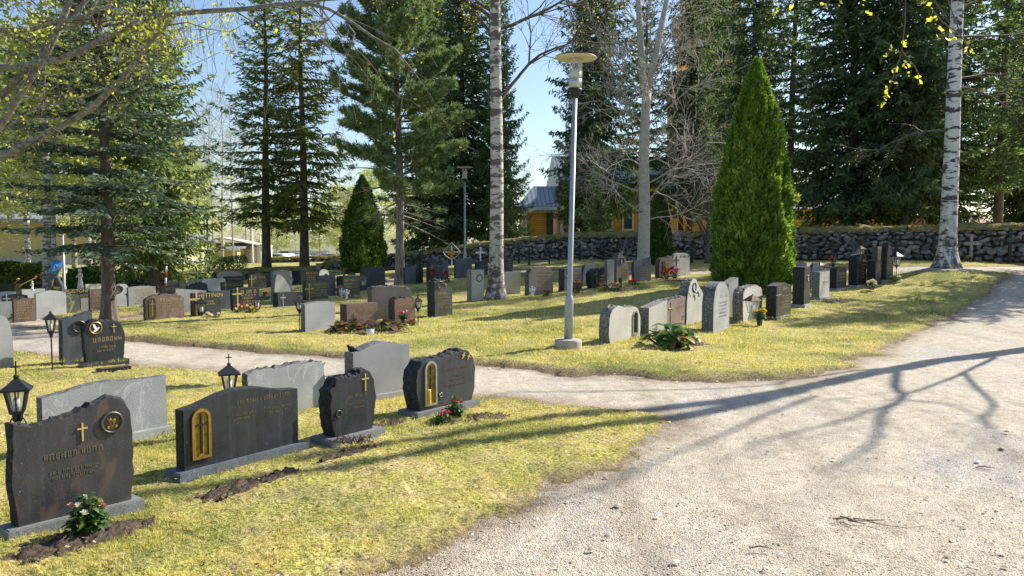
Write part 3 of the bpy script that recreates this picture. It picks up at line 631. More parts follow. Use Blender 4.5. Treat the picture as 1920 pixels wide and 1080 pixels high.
# middle birch A
b0 = G(930, 562); k = b0[1]/F
gr = Grow(31)
def bz(py): return (562-py)*k*1.0
for h, az, L, e in [(bz(190), 0, 3.0, 62), (bz(115), .3, 2.6, 70), (bz(40), 2.8, 2.4, 40), (bz(30), 3.4, 2.8, 35), (bz(70), 3.0, 1.6, 60), (bz(10), .4, 2.6, 45), (bz(60), .2, 3.2, 20), (bz(5), 1.5, 2.5, 50), (bz(5), 4.6, 2.4, 50), (bz(-30), 2.2, 3, 50), (bz(-50), 5.5, 3, 50), (bz(-80), .9, 3, 60), (bz(-110), 3.7, 3, 60)]:
    gr.br((0.12*cos(az), .12*sin(az), h), (cos(az)*cos(R(e)), sin(az)*cos(R(e)), sin(R(e))), L, .055, 3, .10, .32, 5, 42, ks=.55)
birch_label = 'white birch with rough dark base standing left of the lamp post'
fork_tree('birch_tree', birch_label, 'birch', b0, [], gr, 'b_birch', 'spring', 1, .06, .05, lean=(.004, 0), H=10.5, r0=.185, r1=.10, twigmat='b_twig', frac=.55, flare=1.75)
# right birch C, leaning bark
b0 = G(1775, 498); k = b0[1]/F; gr = Grow(37)
for h, az, L, e in [(330*k, 0, 3.2, 8), (345*k, .3, 2.6, 15), (250*k, 3.3, 2.2, 12), (440*k, 3.4, 2.0, 60), (420*k, .3, 3.0, 20), (470*k, .1, 3.2, 30), (500*k, 3.0, 3, 40), (540*k, 1, 3, 40), (560*k, 4, 3, 40), (600*k, 2, 3, 45)]:
    gr.br((.1*cos(az), .1*sin(az), h), (cos(az)*cos(R(e)), sin(az)*cos(R(e)), sin(R(e))), L, .045, 3, .18, .3, 4, 40, ks=.55)
mbt = fork_tree('birch_tree', 'white birch with black marks beside the road at right', 'birch', b0, [], gr, 'b_birch2', 'spring', 1, .06, .045, lean=(.006, .0), H=10, r0=.245, r1=.15, twigmat='b_twig', frac=.25, wob=.05, flare=1.7)
# aspen B
b0 = at(1206, 27); k = b0[1]/F; gr = Grow(43)
forks = [([(0, 0, 322*k), (.35, 0, 400*k), (.75, .1, 510*k), (1.0, .2, 620*k)], [.13, .11, .08, .04]), ([(0, 0, 322*k), (-.12, .1, 400*k), (-.25, .1, 520*k), (-.3, 0, 640*k)], [.14, .12, .09, .05])]
for i in range(36):
    h = (95+i*13.5)*k if i < 24 else 300*k+g1[1]*0+(i-24)*.42; az = i*2.39996; L = 2.7 if i < 12 else 2.3
    e = 12+i*1.3; gr.br((.1*cos(az), .1*sin(az), h), (cos(az)*cos(R(e)), sin(az)*cos(R(e)), sin(R(e))), L*random.uniform(.75, 1.2), .032, 3, .0, .42, 5, 50, up=.05, ks=.55, minr=.005)
fork_tree('aspen_tree', 'bare pale grey aspen with upward forking trunk right of the lamp', 'aspen', b0, forks, gr, 'b_aspen', lean=(.003, 0), H=332*k, r0=.215, r1=.15, twigmat='b_ptwig', flare=1.15)
# purple shrubby tree
b0 = at(1326, 31); gr = Grow(47)
for i in range(13):
    az = i*2.4; e = random.uniform(35, 75); gr.br((.04*cos(az), .04*sin(az), 1.0+.17*i), (cos(az)*cos(R(e)), sin(az)*cos(R(e)), sin(R(e))), 1.7, .035, 3, 0, .35, 5, 42, up=.1, ks=.62, minr=.006)
fork_tree('fruit_tree', 'bare purplish twiggy tree in front of the wall left of the big thuja', 'bare tree', b0, [([(0, 0, .7), (-.35, 0, 1.5), (-.8, .1, 2.4)], [.07, .05, .03]), ([(0, 0, .9), (.3, .1, 1.8), (.5, .2, 3)], [.07, .05, .02])], gr, 'b_purple', H=3.4, r0=.10, r1=.03, flare=1.2, zs=10)
# birch D: stands outside the frame at right, its forked crown throws the long shadow over the road
Bd = np.array([G(1920, 650)[0]+SXY[0]*4, G(1920, 650)[1]+SXY[1]*4]); LEN = 1/math.tan(SUN_EL)
def lift(px, py, extra=0):
    g0 = G(px, py); t = (Bd[0]-g0[0])*SXY[0]+(Bd[1]-g0[1])*SXY[1]; z = max(.2, t/LEN+extra)-0; s = (z-0)*LEN
    return (g0[0]+SXY[0]*s-Bd[0], g0[1]+SXY[1]*s-Bd[1], z)
r = empty('birch_tree', (Bd[0], Bd[1], tz(*Bd)), 0, 'forked birch just outside the right edge whose shadow crosses the road', 'birch')
mb = MB(); tr = [(0, 0, -.1), (0, 0, .4)]+[lift(*p) for p in [(1920, 650), (1760, 669), (1600, 699), (1500, 720)]]
def rad(z): return max(.02, .20-.0125*z)
mb.tube(tr, [.30, .24]+[rad(p[2])*1.15 for p in tr[2:]], 12)
def smoothp(P, k=4):
    P = [np.array(p) for p in P]; Q = []
    for i in range(len(P)-1):
        a, b, c, d = P[max(0, i-1)], P[i], P[i+1], P[min(len(P)-1, i+2)]
        for j in range(k):
            t = j/k; Q.append(tuple(.5*(2*b+(c-a)*t+(2*a-5*b+4*c-d)*t*t+(3*b-a-3*c+d)*t**3)))
    return Q+[tuple(P[-1])]
def limb(pts, w0, w1):
    P = smoothp([lift(*p) for p in pts]); n = len(P); mb.tube(P, [w0+(w1-w0)*i/(n-1) for i in range(n)], 7)
    return P
tips = []
for pts, a, b_ in [([(1500, 720), (1400, 736), (1240, 757), (1060, 772), (800, 815), (560, 850)], .11, .06), ([(1500, 722), (1300, 768), (1130, 790), (900, 822), (711, 856), (450, 892), (200, 930)], .11, .06),
                   ([(1685, 688), (1685, 717), (1699, 734), (1660, 762), (1655, 790), (1640, 820), (1570, 862)], .055, .025), ([(1699, 738), (1607, 770), (1501, 799), (1420, 817)], .03, .018),
                   ([(1870, 662), (1811, 691), (1762, 709), (1705, 729)], .04, .03), ([(1811, 691), (1836, 717), (1868, 746), (1852, 770), (1868, 790)], .035, .025), ([(1709, 740), (1791, 750), (1844, 770)], .022, .014),
                   ([(1534, 733), (1445, 766), (1363, 803), (1250, 845), (1130, 905)], .035, .02), ([(1700, 680), (1632, 685), (1485, 703), (1445, 713), (1200, 722), (950, 726)], .035, .018), ([(1445, 703), (1300, 700), (1150, 703)], .02, .012)]:
    tips.append(limb(pts, a*(1.28 if a > .08 else 1.0), b_*(1.2 if a > .08 else .9)))
mb.build('trunk', M['b_birch2'], r, True); gr = Grow(53)
for P in tips:
    for j in range(1, len(P)):
        d = Vector(P[j])-Vector(P[j-1])
        if j == len(P)-1 or (j % 5 == 0 and j > 6): gr.br(P[j], d.normalized()+Vector((random.gauss(0, .5), random.gauss(0, .5), .3)), 1.1, .013, 2, .1, .3, 3, 40, minr=.0035, ks=.6)
v, f = tubes(gr.segs, 3); link('branches', arr_mesh('branches', v, f), M['b_twig'], r)
V, rn = leaves_arr(random.sample(gr.leaf, len(gr.leaf)//2), 1, .06, .035, 9); link('crown', arr_mesh('crown', V, quads_of(V), rn), M['spring'], r)
# birch E: off to the left, its limbs reach into the top left of the view
r = empty('birch_tree', (-6.3, 7.6, tz(-6.3, 7.6)), 0, 'old birch just outside the left edge with limbs crossing the top left corner', 'birch')
mb, _ = trunk_mb(9, .26, .1, (.0, 0), n=12); O = np.array([-6.3, 7.6, 0])
limbs = [([(-260, 420, 7.6), (-100, 330, 7.5), (0, 237, 7.4), (45, 165, 7.3), (85, 105, 7.2), (112, 50, 7.2), (135, -10, 7.2), (160, -80, 7.1)], .04, .026),
         ([(-330, 400, 7.6), (-100, 330, 7.2), (0, 294, 7), (67, 263, 6.9), (133, 227, 6.8), (173, 200, 6.7), (217, 160, 6.6), (240, 133, 6.6), (287, 73, 6.5), (330, 30, 6.4)], .045, .012),
         ([(0, 182, 7.3), (37, 147, 7.3), (80, 100, 7.3), (100, 63, 7.3), (140, 27, 7.3), (166, -5, 7.3), (190, -60, 7.2)], .03, .02),
         ([(-330, 200, 7.6), (-100, 150, 7.3), (0, 127, 7.2), (43, 123, 7.1), (110, 113, 7), (160, 90, 7), (207, 67, 6.9), (287, 30, 6.8), (400, 20, 6.6), (460, 17, 6.5), (520, 8, 6.5), (583, 8, 6.5), (617, 17, 6.5), (660, 42, 6.4), (700, 70, 6.4), (745, 95, 6.3)], .035, .008),
         ([(520, 8, 6.5), (560, 4, 6.5), (640, -2, 6.4), (700, -10, 6.3)], .012, .006),
         ([(-330, 100, 7.6), (-100, 60, 7.4), (0, 57, 7.3), (60, 55, 7.2), (110, 40, 7.2), (160, 30, 7), (210, 8, 7)], .03, .012),
         ([(-50, 280, 7.8), (80, 195, 7.6), (150, 185, 7.5), (220, 160, 7.4), (300, 120, 7.2)], .012, .005),
         ([(0, 178, 7.3), (45, 182, 7.2), (90, 186, 7.2), (140, 172, 7.1)], .009, .004),
         ([(112, 50, 7.2), (140, 52, 7.2), (163, 30, 7.1), (190, -10, 7.1)], .02, .01),
         ([(600, 12, 6.5), (640, 70, 6.5), (655, 60, 6.4)], .008, .004), ([(647, 40, 6.4), (665, 62, 6.4), (655, 95, 6.4)], .008, .003), ([(655, 45, 6.4), (650, 70, 6.4), (662, 90, 6.35)], .005, .003)]
gr = Grow(59)
for pts, a, b_ in limbs:
    P = [P3(*p)-O-np.array([0, 0, tz(-6.3, 7.6)]) for p in pts]; n = len(P); mb.tube(P, [a+(b_-a)*i/(n-1) for i in range(n)], 8)
    for j in range(2, n):
        d = Vector(P[j])-Vector(P[j-1])
        for q in range(1):
            gr.br(tuple(Vector(P[j-1]).lerp(Vector(P[j]), random.random())), d.normalized()*.5+Vector((random.gauss(0, .6), random.gauss(0, .6), random.gauss(-.2, .5))), random.uniform(.35, .8), .007, 2, .22, .35, 2, 45, minr=.0022, ks=.65)
mb.build('trunk', M['b_grey'], r, True); v, f = tubes(gr.segs, 3); link('branches', arr_mesh('branches', v, f), M['b_twig'], r)

r_sh = place('open', 'spruce', 'spruce outside the right edge that shades the bend of the road', 'spruce', (19, 24, tz(19, 24)), (1.2, 1.2, .62), .8)
g = np.random.default_rng(77); sites = []
for cx, cy, sx, sy, n in [(330, 60, 60, 45, 420), (250, 50, 60, 40, 260), (60, 60, 60, 50, 130), (100, 170, 80, 40, 70), (235, 130, 50, 30, 110), (430, 90, 14, 40, 50), (420, 40, 25, 25, 60), (540, 50, 60, 40, 60)]:
    for i in range(n): sites.append(P3(cx+g.normal()*sx*.6, cy+g.normal()*sy*.6, g.uniform(6.3, 7.3))-O)
for s in sites[::3]:
    gr2 = (s[0]+g.normal()*.05, s[1]+g.normal()*.05, s[2]+.09)
V, rn = leaves_arr(sites, 1, .02, .032, 3)
V2, rn2 = leaves_arr(random.sample(gr.leaf, len(gr.leaf)//4), 1, .02, .028, 4)
V = np.concatenate([V, V2]); rn = np.concatenate([rn, rn2]); link('crown', arr_mesh('crown', V, quads_of(V), rn), M['spring'], r)
# hanging twigs carrying those leaves
gr3 = Grow(61)
for s in sites[::4]: gr3.br((s[0], s[1], s[2]+.16), (random.gauss(0, .4), random.gauss(0, .4), -1), .3, .0022, 0, .1, .3, minr=.0015)
v, f = tubes(gr3.segs, 3); link('branches', arr_mesh('branches', v, f), M['b_twig'], r)
# birch F: behind the camera at right; one long limb hangs its first leaves into the top right
Fp = np.array([5.2, 1.2, tz(5.2, 1.2)])
r = empty('birch_tree', Fp, 0, 'birch outside the frame whose bright new leaves dangle at top right', 'birch'); mb, _ = trunk_mb(8, .17, .07, n=10)
A = P3(1720, -120, 4.2)-Fp; B1 = np.array([0, 0, 4.6])
mb.tube([B1, B1+(A-B1)*.3+[0, 0, .35], B1+(A-B1)*.7+[0, 0, .25], A], [.06, .04, .02, .008], 7)
twl = []
for pts in [[(1720, -120), (1698, -30), (1697, 40), (1690, 100), (1672, 150), (1655, 200)], [(1720, -120), (1720, -20), (1745, 15), (1768, 42), (1797, 62), (1822, 95)], [(1690, 95), (1715, 125), (1729, 152)],
            [(1720, -120), (1560, -40), (1490, 0), (1462, 20), (1440, 35)], [(1490, 0), (1484, 10)], [(1560, -40), (1552, 14)], [(1690, 98), (1675, 95), (1660, 100)], [(1720, -120), (1770, -20), (1790, 35), (1800, 60)]]:
    P = [P3(x, y, 4.2)-Fp for x, y in pts]; mb.tube(P, [.0045]+[.0028]*(len(P)-1), 5); twl.append(P)
mb.build('trunk', M['b_twig'], r, True)
lf = []
for (x, y) in [(1655, 196), (1650, 200), (1658, 190), (1663, 182), (1660, 180), (1653, 198), (1667, 168), (1663, 165), (1672, 150), (1674, 155), (1677, 132), (1683, 130), (1694, 80), (1697, 84), (1692, 82), (1700, 68), (1662, 100), (1670, 94), (1660, 101), (1680, 95), (1697, 118), (1703, 124), (1706, 136), (1702, 136), (1707, 120), (1722, 150), (1729, 153), (1782, 70), (1790, 74), (1797, 72), (1800, 78), (1811, 93), (1822, 97), (1785, 57),
             (1768, 56), (1760, 72), (1745, 12), (1733, 5), (1738, 8), (1754, 33), (1742, 37), (1748, 30), (1444, 34), (1452, 30), (1456, 24), (1460, 14), (1484, 10), (1482, 2), (1549, 14), (1546, 7), (1622, 3), (1630, 20), (1634, 24), (1580, 5), (1715, -15), (1640, -10)]:
    lf.append(P3(x, y, 4.2)-Fp)
V, rn = leaves_arr(lf, 2, .008, .026, 8); link('crown', arr_mesh('crown', V, quads_of(V), rn*.4+.6), M['spring'], r)

# background broadleaved trees
def proto_broad(key, seed, H, r0, bark_, lm, per, frac, Lb=2.6, spread=40, lsz=.11, droop=.1, bare=False):
    gr = Grow(seed); n = 26
    for i in range(n):
        f = i/n; h = H*(.28+.68*f); az = i*2.4; e = 30+30*f; gr.br((0, 0, h), (cos(az)*cos(R(e)), sin(az)*cos(R(e)), sin(R(e))), Lb*(1-f*.6), .03, 2, droop, .3, 5, spread, minr=.008, ks=.65)
    mb, _ = trunk_mb(H*.97, r0, .02, n=8, wob=.15, flare=1.3); w = wood_mesh('trunk', mb, [s for s in gr.segs], 3)
    w.materials.append(M[bark_])
    V, rn = leaves_arr(random.Random(1).sample(gr.leaf, int(len(gr.leaf)*frac)), per, .22, lsz, seed); c = arr_mesh('crown', V, quads_of(V), rn); c.materials.append(M[lm]); TREES[key] = (w, c, H)
proto_broad('bgbirch', 71, 14, .15, 'b_birch2', 'palegreen', 7, .9, lsz=.20)
proto_broad('bgbirch2', 72, 15, .13, 'b_birch', 'palegreen', 6, .9, 3.2, 46, lsz=.19, droop=.25)
proto_broad('bgbare', 73, 15, .12, 'b_ptwig', 'palegreen', 1, .35, 2.8, 36, lsz=.08)
ord_ = ['first', 'second', 'third', 'fourth', 'fifth', 'sixth', 'seventh', 'eighth', 'ninth', 'tenth', 'eleventh', 'twelfth', '13th', '14th', '15th', '16th', '17th', '18th', '19th', '20th', '21st', '22nd', '23rd', '24th']
for i, (px, d, s, k) in enumerate([(52, 42, .85, 'bgbirch'), (88, 33, 1.0, 'bgbirch2'), (101, 36, .8, 'bgbirch'), (140, 44, .85, 'bgbirch2'), (168, 47, .8, 'bgbirch'), (177, 50, .8, 'bgbirch2')]):
    o = place(k, 'birch_tree', ord_[i]+' white trunked birch from the left edge in front of the yellow building', 'birch', at(px, d), (s*1.4, s*1.4, s), i*1.3, 'white birches before the yellow building')
xs = [(-60, 75, 1.0), (-10, 95, 1.3), (40, 80, 1.1), (110, 90, 1.2), (170, 78, 1.0), (230, 95, 1.2), (300, 85, 1.0), (350, 105, 1.1), (470, 150, .8), (520, 120, .62), (555, 140, .7), (600, 120, .66), (632, 130, .8), (660, 110, .75), (700, 120, .9), (760, 130, .9)]
for i, (px, d, s) in enumerate(xs):
    place('bgbirch' if i % 2 else 'bgbirch2', 'leafy_tree', ord_[i]+' of the far pale green trees, counted from the left edge', 'tree', at(px, d, -.3), (s*1.3, s*1.3, s*1.05), i*1.7, 'far pale green trees')
for i, (px, d, s) in enumerate([(400, 70, 1.0), (418, 62, .95), (438, 75, 1.05), (462, 90, 1.1), (385, 90, 1.2), (545, 95, .8), (640, 80, .9), (990, 90, .7)]):
    place('bgbare', 'bare_tree', ord_[i]+' of the far thin bare trees seen through gaps, from the left', 'tree', at(px, d, -.2), (s*.8, s*.8, s), i*2.1, 'far bare trees')
# hedge on the far left and low bushes
def bush(name, label, c, size, mt, N, seed, cl=.12, cat='hedge'):
    seed = abs(seed)
    g = np.random.default_rng(seed); u = g.random(N); v = g.random(N)*2*pi; x = (u-.5)*size[0]; q = np.sqrt(g.random(N))*.4+.6
    y = np.cos(v)*size[1]/2*q; z = np.abs(np.sin(v))*size[2]*q*(1+.25*vn(x*1.3+seed, y+5)); P = np.stack([x, y, z], -1); D = unit(g.normal(size=(N, 3))+[0, 0, .7]); L = cl*g.uniform(.6, 1.3, N)
    V = cards(P, D, L, L*.45, g); r = empty(name, c, 0, label, cat); link('foliage', arr_mesh('foliage', V, quads_of(V), g.random(N)), M[mt], r)
    mb = MB()
    for i in range(max(3, int(size[0]*2.5))):
        bx = (random.random()-.5)*size[0]*.95
        for j in range(3): mb.tube([(bx, 0, -.03), (bx+random.gauss(0, .12), random.gauss(0, .12), size[2]*.45), (bx+random.gauss(0, .25), random.gauss(0, .25), size[2]*.85)], [.015, .01, .004], 4)
    mb.build('stems', M['b_spruce'], r); return r
for a, b_, lb, mt in [(-40, 82, 'sunlit clipped green hedge at the far left behind the wheelbarrow', 'hedge'), (125, 212, 'darker clipped hedge between the lamp pole and the stone wall', 'thuja_d')]:
    p = at(a, 34); q = at(b_, 34); c = ((p[0]+q[0])/2, 34, (p[2]+q[2])/2); bush('hedge', lb, c, (abs(q[0]-p[0]), 1.2, 1.05), mt, 9000, 3+a)
p = at(424, 48); bush('shrub', 'dark low shrub between the lamp and the gatehouse', p, (2.4, 1.2, .9), 'leaf_d', 2500, 5, .12, 'shrub')
# ------------------------------------------------------------------ gravestones
SHAPES = {
 'flat': [(0, 1), (1, 1)], 'arch': [(0, .90), (.2, .955), (.5, 1), (.8, .955), (1, .90)], 'lowarch': [(0, .95), (.25, .985), (.5, 1), (.75, .985), (1, .95)],
 'gull': [(0, .84), (.12, .86), (.3, .95), (.5, 1), (.7, .96), (.88, .89), (1, .89)], 'gullL': [(0, .83), (.12, .86), (.33, .97), (.48, 1), (.65, .965), (.83, .875), (1, .84)], 'gullB': [(0, .86), (.15, .90), (.35, .98), (.5, 1), (.7, .96), (.85, .945), (1, .955)],
 'round': [(0, .55), (.04, .74), (.15, .9), (.32, .98), (.5, 1), (.68, .98), (.85, .9), (.96, .74), (1, .55)],
 'rtop': [(0, .82), (.05, .91), (.2, .98), (.5, 1), (.8, .98), (.95, .91), (1, .82)],
 'slantUp': [(0, .86), (1, 1)], 'slantDown': [(0, 1), (1, .88)], 'rough': [(0, .93), (.15, .98), (.4, .96), (.6, 1), (.85, .97), (1, .93)],
 's1': [(0, .88), (.1, .855), (.3, .86), (.5, .90), (.65, .96), (.8, 1), (.9, .985), (.97, .93), (1, .82)],
 'heart': [(0, .74), (.05, .86), (.14, .92), (.3, .93), (.45, .90), (.6, .94), (.75, 1), (.88, .985), (.97, .90), (1, .80)],
 'heartR': [(0, .80), (.05, .92), (.16, .99), (.28, 1), (.45, .945), (.58, .93), (.78, .93), (.92, .87), (.98, .78), (1, .62)],
 'leaf': [(0, .60), (.04, .8), (.12, .96), (.22, 1), (.42, .955), (.65, .86), (.85, .70), (1, .50)],
 'hump': [(0, .55), (.06, .75), (.2, .92), (.38, 1), (.5, .985), (.68, .86), (.85, .76), (1, .66)],
 'peakL': [(0, .92), (.1, .96), (.3, 1), (.5, .92), (.7, .83), (.9, .76), (1, .70)],
 'drop': [(0, .78), (.08, .95), (.2, 1), (.38, .975), (.6, .85), (.8, .72), (.95, .62), (1, .5)],
 'roof': [(0, .93), (.5, 1), (1, .90)], 'knob': [(0, .84), (.12, .86), (.28, .95), (.45, .93), (.6, 1), (.8, .97), (1, .88)], 'corr': [(0, .9), (.12, 1), (.22, .95), (.34, 1), (.44, .95), (.56, 1), (.68, .95), (.8, 1), (.9, .96), (1, .93)],
}
def curve(ctrl, n=26):
    us = np.array([c[0] for c in ctrl]); vs = np.array([c[1] for c in ctrl]); t = np.linspace(0, 1, n)
    if len(ctrl) <= 3: return list(zip(t, np.interp(t, us, vs)))
    lin = np.interp(t, us, vs); k = np.array([.25, .5, .25]); p = lin.copy(); p[1:-1] = (lin[:-2]*.25+lin[1:-1]*.5+lin[2:]*.25); return list(zip(t, p))
STN = []
def gravestone(px, shape, mt, label, yaw=56, rough=.0, side=0, plinth=0, h_add=0, text=None, **kw):
    """px = (left edge, front left edge, right edge, top, bottom of the front left edge)"""
    x0, x1, x2, yt, yb = px
    if x2 < 735 and yaw < 42: yaw = 46+yaw*.15
    g0 = G(x1, yb); th = R(yaw); Cc = (math.sin(th), math.cos(th))
    k2 = (x2-960)/F; w = (k2*g0[1]-g0[0])/(cos(th)-k2*sin(th)); w = max(.18, min(w, 1.9))
    k0 = (x0-960)/F; t = (k0*g0[1]-g0[0])/(-sin(th)-k0*cos(th)); t = max(.09, min(t, .30))
    # height so the top of the outline reaches row yt
    um = max(shape if isinstance(shape, list) else SHAPES[shape], key=lambda q: q[1])[0]
    mx, my = g0[0]+um*w*cos(th), g0[1]+um*w*sin(th); rr = ray(960, yt); h = CAMZ+rr[2]*my/rr[1]-g0[2]+h_add; h = max(.2, h)
    group = kw.get('group', 'gravestones of the churchyard rows')
    root = empty('gravestone', g0, th, label, 'gravestone', group)
    outl = curve(SHAPES[shape] if isinstance(shape, str) else shape); rg = random.Random(int(px[0]*7+px[3])); n = len(outl)
    O = []
    e = side
    def sx(v): return e*(sin(min(1, v*1.1)*pi)*.75-.5*(1-v)**2)   # bulging flanks
    pz = .02 if plinth else 0; zb = pz-.10 if not plinth else pz
    vl, vr = outl[0][1], outl[-1][1]
    for i in range(9):
        v = vl*i/9; O.append((-sx(v)*w*1.0, zb+(h-zb)*v))
    for u, v in outl: O.append((u*w-(sx(v)*w*(1-2*u) if (u < .03 or u > .97) else 0), zb+(h-zb)*v))
    for i in range(8, -1, -1):
        v = vr*i/9; O.append((w+sx(v)*w, zb+(h-zb)*v))
    if rough:
        O = [(x+(rg.gauss(0, rough*.25) if z < h*.9 else 0), z+(rg.gauss(0, rough*.28) if z > h*.45 else 0)) for x, z in O]
    N = len(O); cx, cz = w/2, h/2; mb = MB(); bv = .007
    def ring(y, ins, jit=0):
        r = []
        for x, z in O:
            dx, dz = x-cx, z-cz; L_ = math.hypot(dx, dz); f = max(0, 1-ins/L_); r.append((cx+dx*f+rg.gauss(0, jit), y+rg.gauss(0, jit*.5), cz+dz*f+rg.gauss(0, jit)))
        return r
    ys_ = [0, bv, t*.3, t*.55, t*.8, t-bv, t]; jj = [0, rough*.12, rough*.45, rough*.5, rough*.45, rough*.12, 0]; ii = [bv, 0, -rough*.25, -rough*.35, -rough*.2, 0, bv]
    vs = []
    for y, j, q in zip(ys_, jj, ii): vs += ring(y, q, j)
    fs = [tuple(range(N-1, -1, -1)), tuple(6*N+k for k in range(N))]; ms = [0, 0]
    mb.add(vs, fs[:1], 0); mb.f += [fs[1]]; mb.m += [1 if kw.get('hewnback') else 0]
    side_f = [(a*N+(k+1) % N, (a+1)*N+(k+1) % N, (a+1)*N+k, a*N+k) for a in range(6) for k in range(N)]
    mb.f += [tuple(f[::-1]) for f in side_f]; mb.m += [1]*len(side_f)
    # orientation fix
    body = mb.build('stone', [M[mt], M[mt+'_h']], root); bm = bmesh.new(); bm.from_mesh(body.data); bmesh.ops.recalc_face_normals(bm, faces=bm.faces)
    if kw.get('tri', 1): bmesh.ops.triangulate(bm, faces=[f for f in bm.faces if len(f.verts) > 4])
    bm.to_mesh(body.data); bm.free()
    if plinth:
        m2 = MB(); m2.box((w/2, t/2, -.045), (w+plinth*2, t+plinth*1.7, .14), 0); m2.box((w/2, t/2, .0275), (w+plinth*2-.02, t+plinth*1.7-.02, .006), 0); m2.build('plinth', M[kw.get('pm', 'grey')], root)
    S = dict(root=root, w=w, h=h, t=t, yaw=th, g=g0, zb=pz); STN.append(S)
    r2 = random.Random(int(px[1]*13+px[4]))
    def strokes(mb2, u0, u1, v, hh, ws=None, script=False, th_=.22):
        x = u0*w
        while x < u1*w:
            cw_ = hh*r2.uniform(.5, .72); z = v*h
            if script:
                pts = [(x+cw_*q/4, -.003, z+hh*.5*sin(q*1.7+x*30)*r2.uniform(.4, 1)) for q in range(6)]; mb2.tube(pts, hh*.07, 4, 0, False)
            else:
                ty = r2.randrange(4); b = hh*th_*.42
                mb2.box((x+b, -.0015, z), (b*1.3, .0025, hh))
                if ty != 1: mb2.box((x+cw_-b, -.0015, z), (b*1.3, .0025, hh))
                if ty in (0, 2): mb2.box((x+cw_/2, -.0015, z+(hh*.42 if ty else 0)), (cw_, .002, b*1.2))
                if ty == 3: mb2.box((x+cw_/2, -.0015, z-hh*.42), (cw_, .002, b*1.2))
            x += cw_*1.55
            if r2.random() < .12: x += hh*.5
    if text:                                 # lines: (u0,u1,v,height,[script])
        m3 = MB()
        for ln in text['lines']: strokes(m3, ln[0], ln[1], ln[2], ln[3], script=len(ln) > 4)
        m3.build('inscription', M[text.get('m', 'gold')], root)
    if kw.get('word'):
        word, u, v, sz, mm = kw['word']; cv = bpy.data.curves.new('word', 'FONT'); cv.body = word; cv.size = sz; cv.extrude = .002; cv.align_x = 'CENTER'
        to = bpy.data.objects.new('tmp', cv); C.objects.link(to); dg = bpy.context.evaluated_depsgraph_get(); me = bpy.data.meshes.new_from_object(to.evaluated_get(dg)); bpy.data.objects.remove(to)
        o = link('inscription', me, M[mm], root); o.rotation_euler = (pi/2, 0, 0); o.location = (u*w, -.002, v*h)
    def cross(u, v, hh, m='gold', th_=None, y=-.004):
        a = th_ or max(.010, hh*.07); mb4 = MB(); mb4.box((u*w, y, v*h), (a, .012, hh)); mb4.box((u*w, y-.001, v*h+hh*.2), (hh*.52, .011, a)); mb4.build('cross', M[m], root)
    for c_ in kw.get('cross', []): cross(*c_)
    if kw.get('ring'):                       # round emblem (u, v, radius, frame material, inside material)
        u, v, r_, fm, im = kw['ring'][:5]; m5 = MB()
        n_ = 26; vs = []
        for q, y in ((1.0, 0), (1.0, -.014), (.80, -.016), (.78, -.004)):
            for k in range(n_): vs.append((u*w+r_*q*cos(2*pi*k/n_), y, v*h+r_*q*sin(2*pi*k/n_)))
        m5.add(vs, [(a*n_+k, (a+1)*n_+k, (a+1)*n_+(k+1) % n_, a*n_+(k+1) % n_) for a in range(3) for k in range(n_)])
        em = m5.build('emblem', M[fm], root, True)
        m6 = MB(); m6.add([(u*w+r_*.79*cos(2*pi*k/n_), -.0045, v*h+r_*.79*sin(2*pi*k/n_)) for k in range(n_)], [tuple(range(n_))]); m6.build('medallion', M[im], em)
        S['em'] = em
        if len(kw['ring']) > 5:
            m7 = MB(); kind = kw['ring'][5]; X, Z = u*w, v*h
            if kind == 'dove':
                m7.plate([(X-r_*.1, Z-r_*.6), (X-.45*r_, Z-.55*r_), (X-.1*r_, Z-.3*r_), (X-.3*r_, Z+.1*r_), (X-.45*r_, Z+.6*r_), (X-.15*r_, Z+.62*r_), (X+.05*r_, Z+.25*r_), (X+.2*r_, Z-.05*r_), (X+.42*r_, Z+.15*r_), (X+.62*r_, Z+.02*r_), (X+.42*r_, Z-.15*r_), (X+.2*r_, Z-.45*r_)], -.012, -.006); mm = 'ceramic'
            else:
                for k in range(5):
                    a = random.uniform(0, 6.3); m7.tube([(X+r_*.1*k-.2*r_, -.008, Z-r_*.55), (X+r_*.25*cos(a), -.010, Z), (X+r_*.4*cos(a+.8), -.008, Z+r_*.45)], r_*.045, 4)
                    m7.ball((X+r_*.35*cos(a+.8), -.011, Z+r_*.4*sin(a*2)), r_*.14, 0, (1, .3, 1))
                mm = 'bronze' if kind == 'flower' else 'ceramic'
            m7.build('relief', M[mm], em)
    if kw.get('door'):                       # arched lantern recess (u, v0, width, height, frame mat, glass mat, candle)
        u, v0, dw, dh, fm, gm = kw['door'][:6]; X, Z = u*w, v0*h; pts = [(X-dw/2, Z), (X-dw/2, Z+dh-dw/2)]+[(X+dw/2*cos(pi-pi*k/10), Z+dh-dw/2+dw/2*sin(pi-pi*k/10)) for k in range(1, 10)]+[(X+dw/2, Z+dh-dw/2), (X+dw/2, Z)]
        fw = dw*.14; m8 = MB(); ctr = (X, Z+dh/2)
        inn = [(X-dw/2+fw, Z+fw), (X-dw/2+fw, Z+dh-dw/2)]+[(X+(dw/2-fw)*cos(pi-pi*k/10), Z+dh-dw/2+(dw/2-fw)*sin(pi-pi*k/10)) for k in range(1, 10)]+[(X+dw/2-fw, Z+dh-dw/2), (X+dw/2-fw, Z+fw)]
        n_ = len(pts); vs = [(x, -.018, z) for x, z in pts]+[(x, -.018, z) for x, z in inn]+[(x, 0, z) for x, z in pts]+[(x, -.004, z) for x, z in inn]
        fs = []
        for k in range(n_):
            q = (k+1) % n_; fs += [(k, n_+k, n_+q, q), (2*n_+k, k, q, 2*n_+q), (n_+k, 3*n_+k, 3*n_+q, n_+q)]
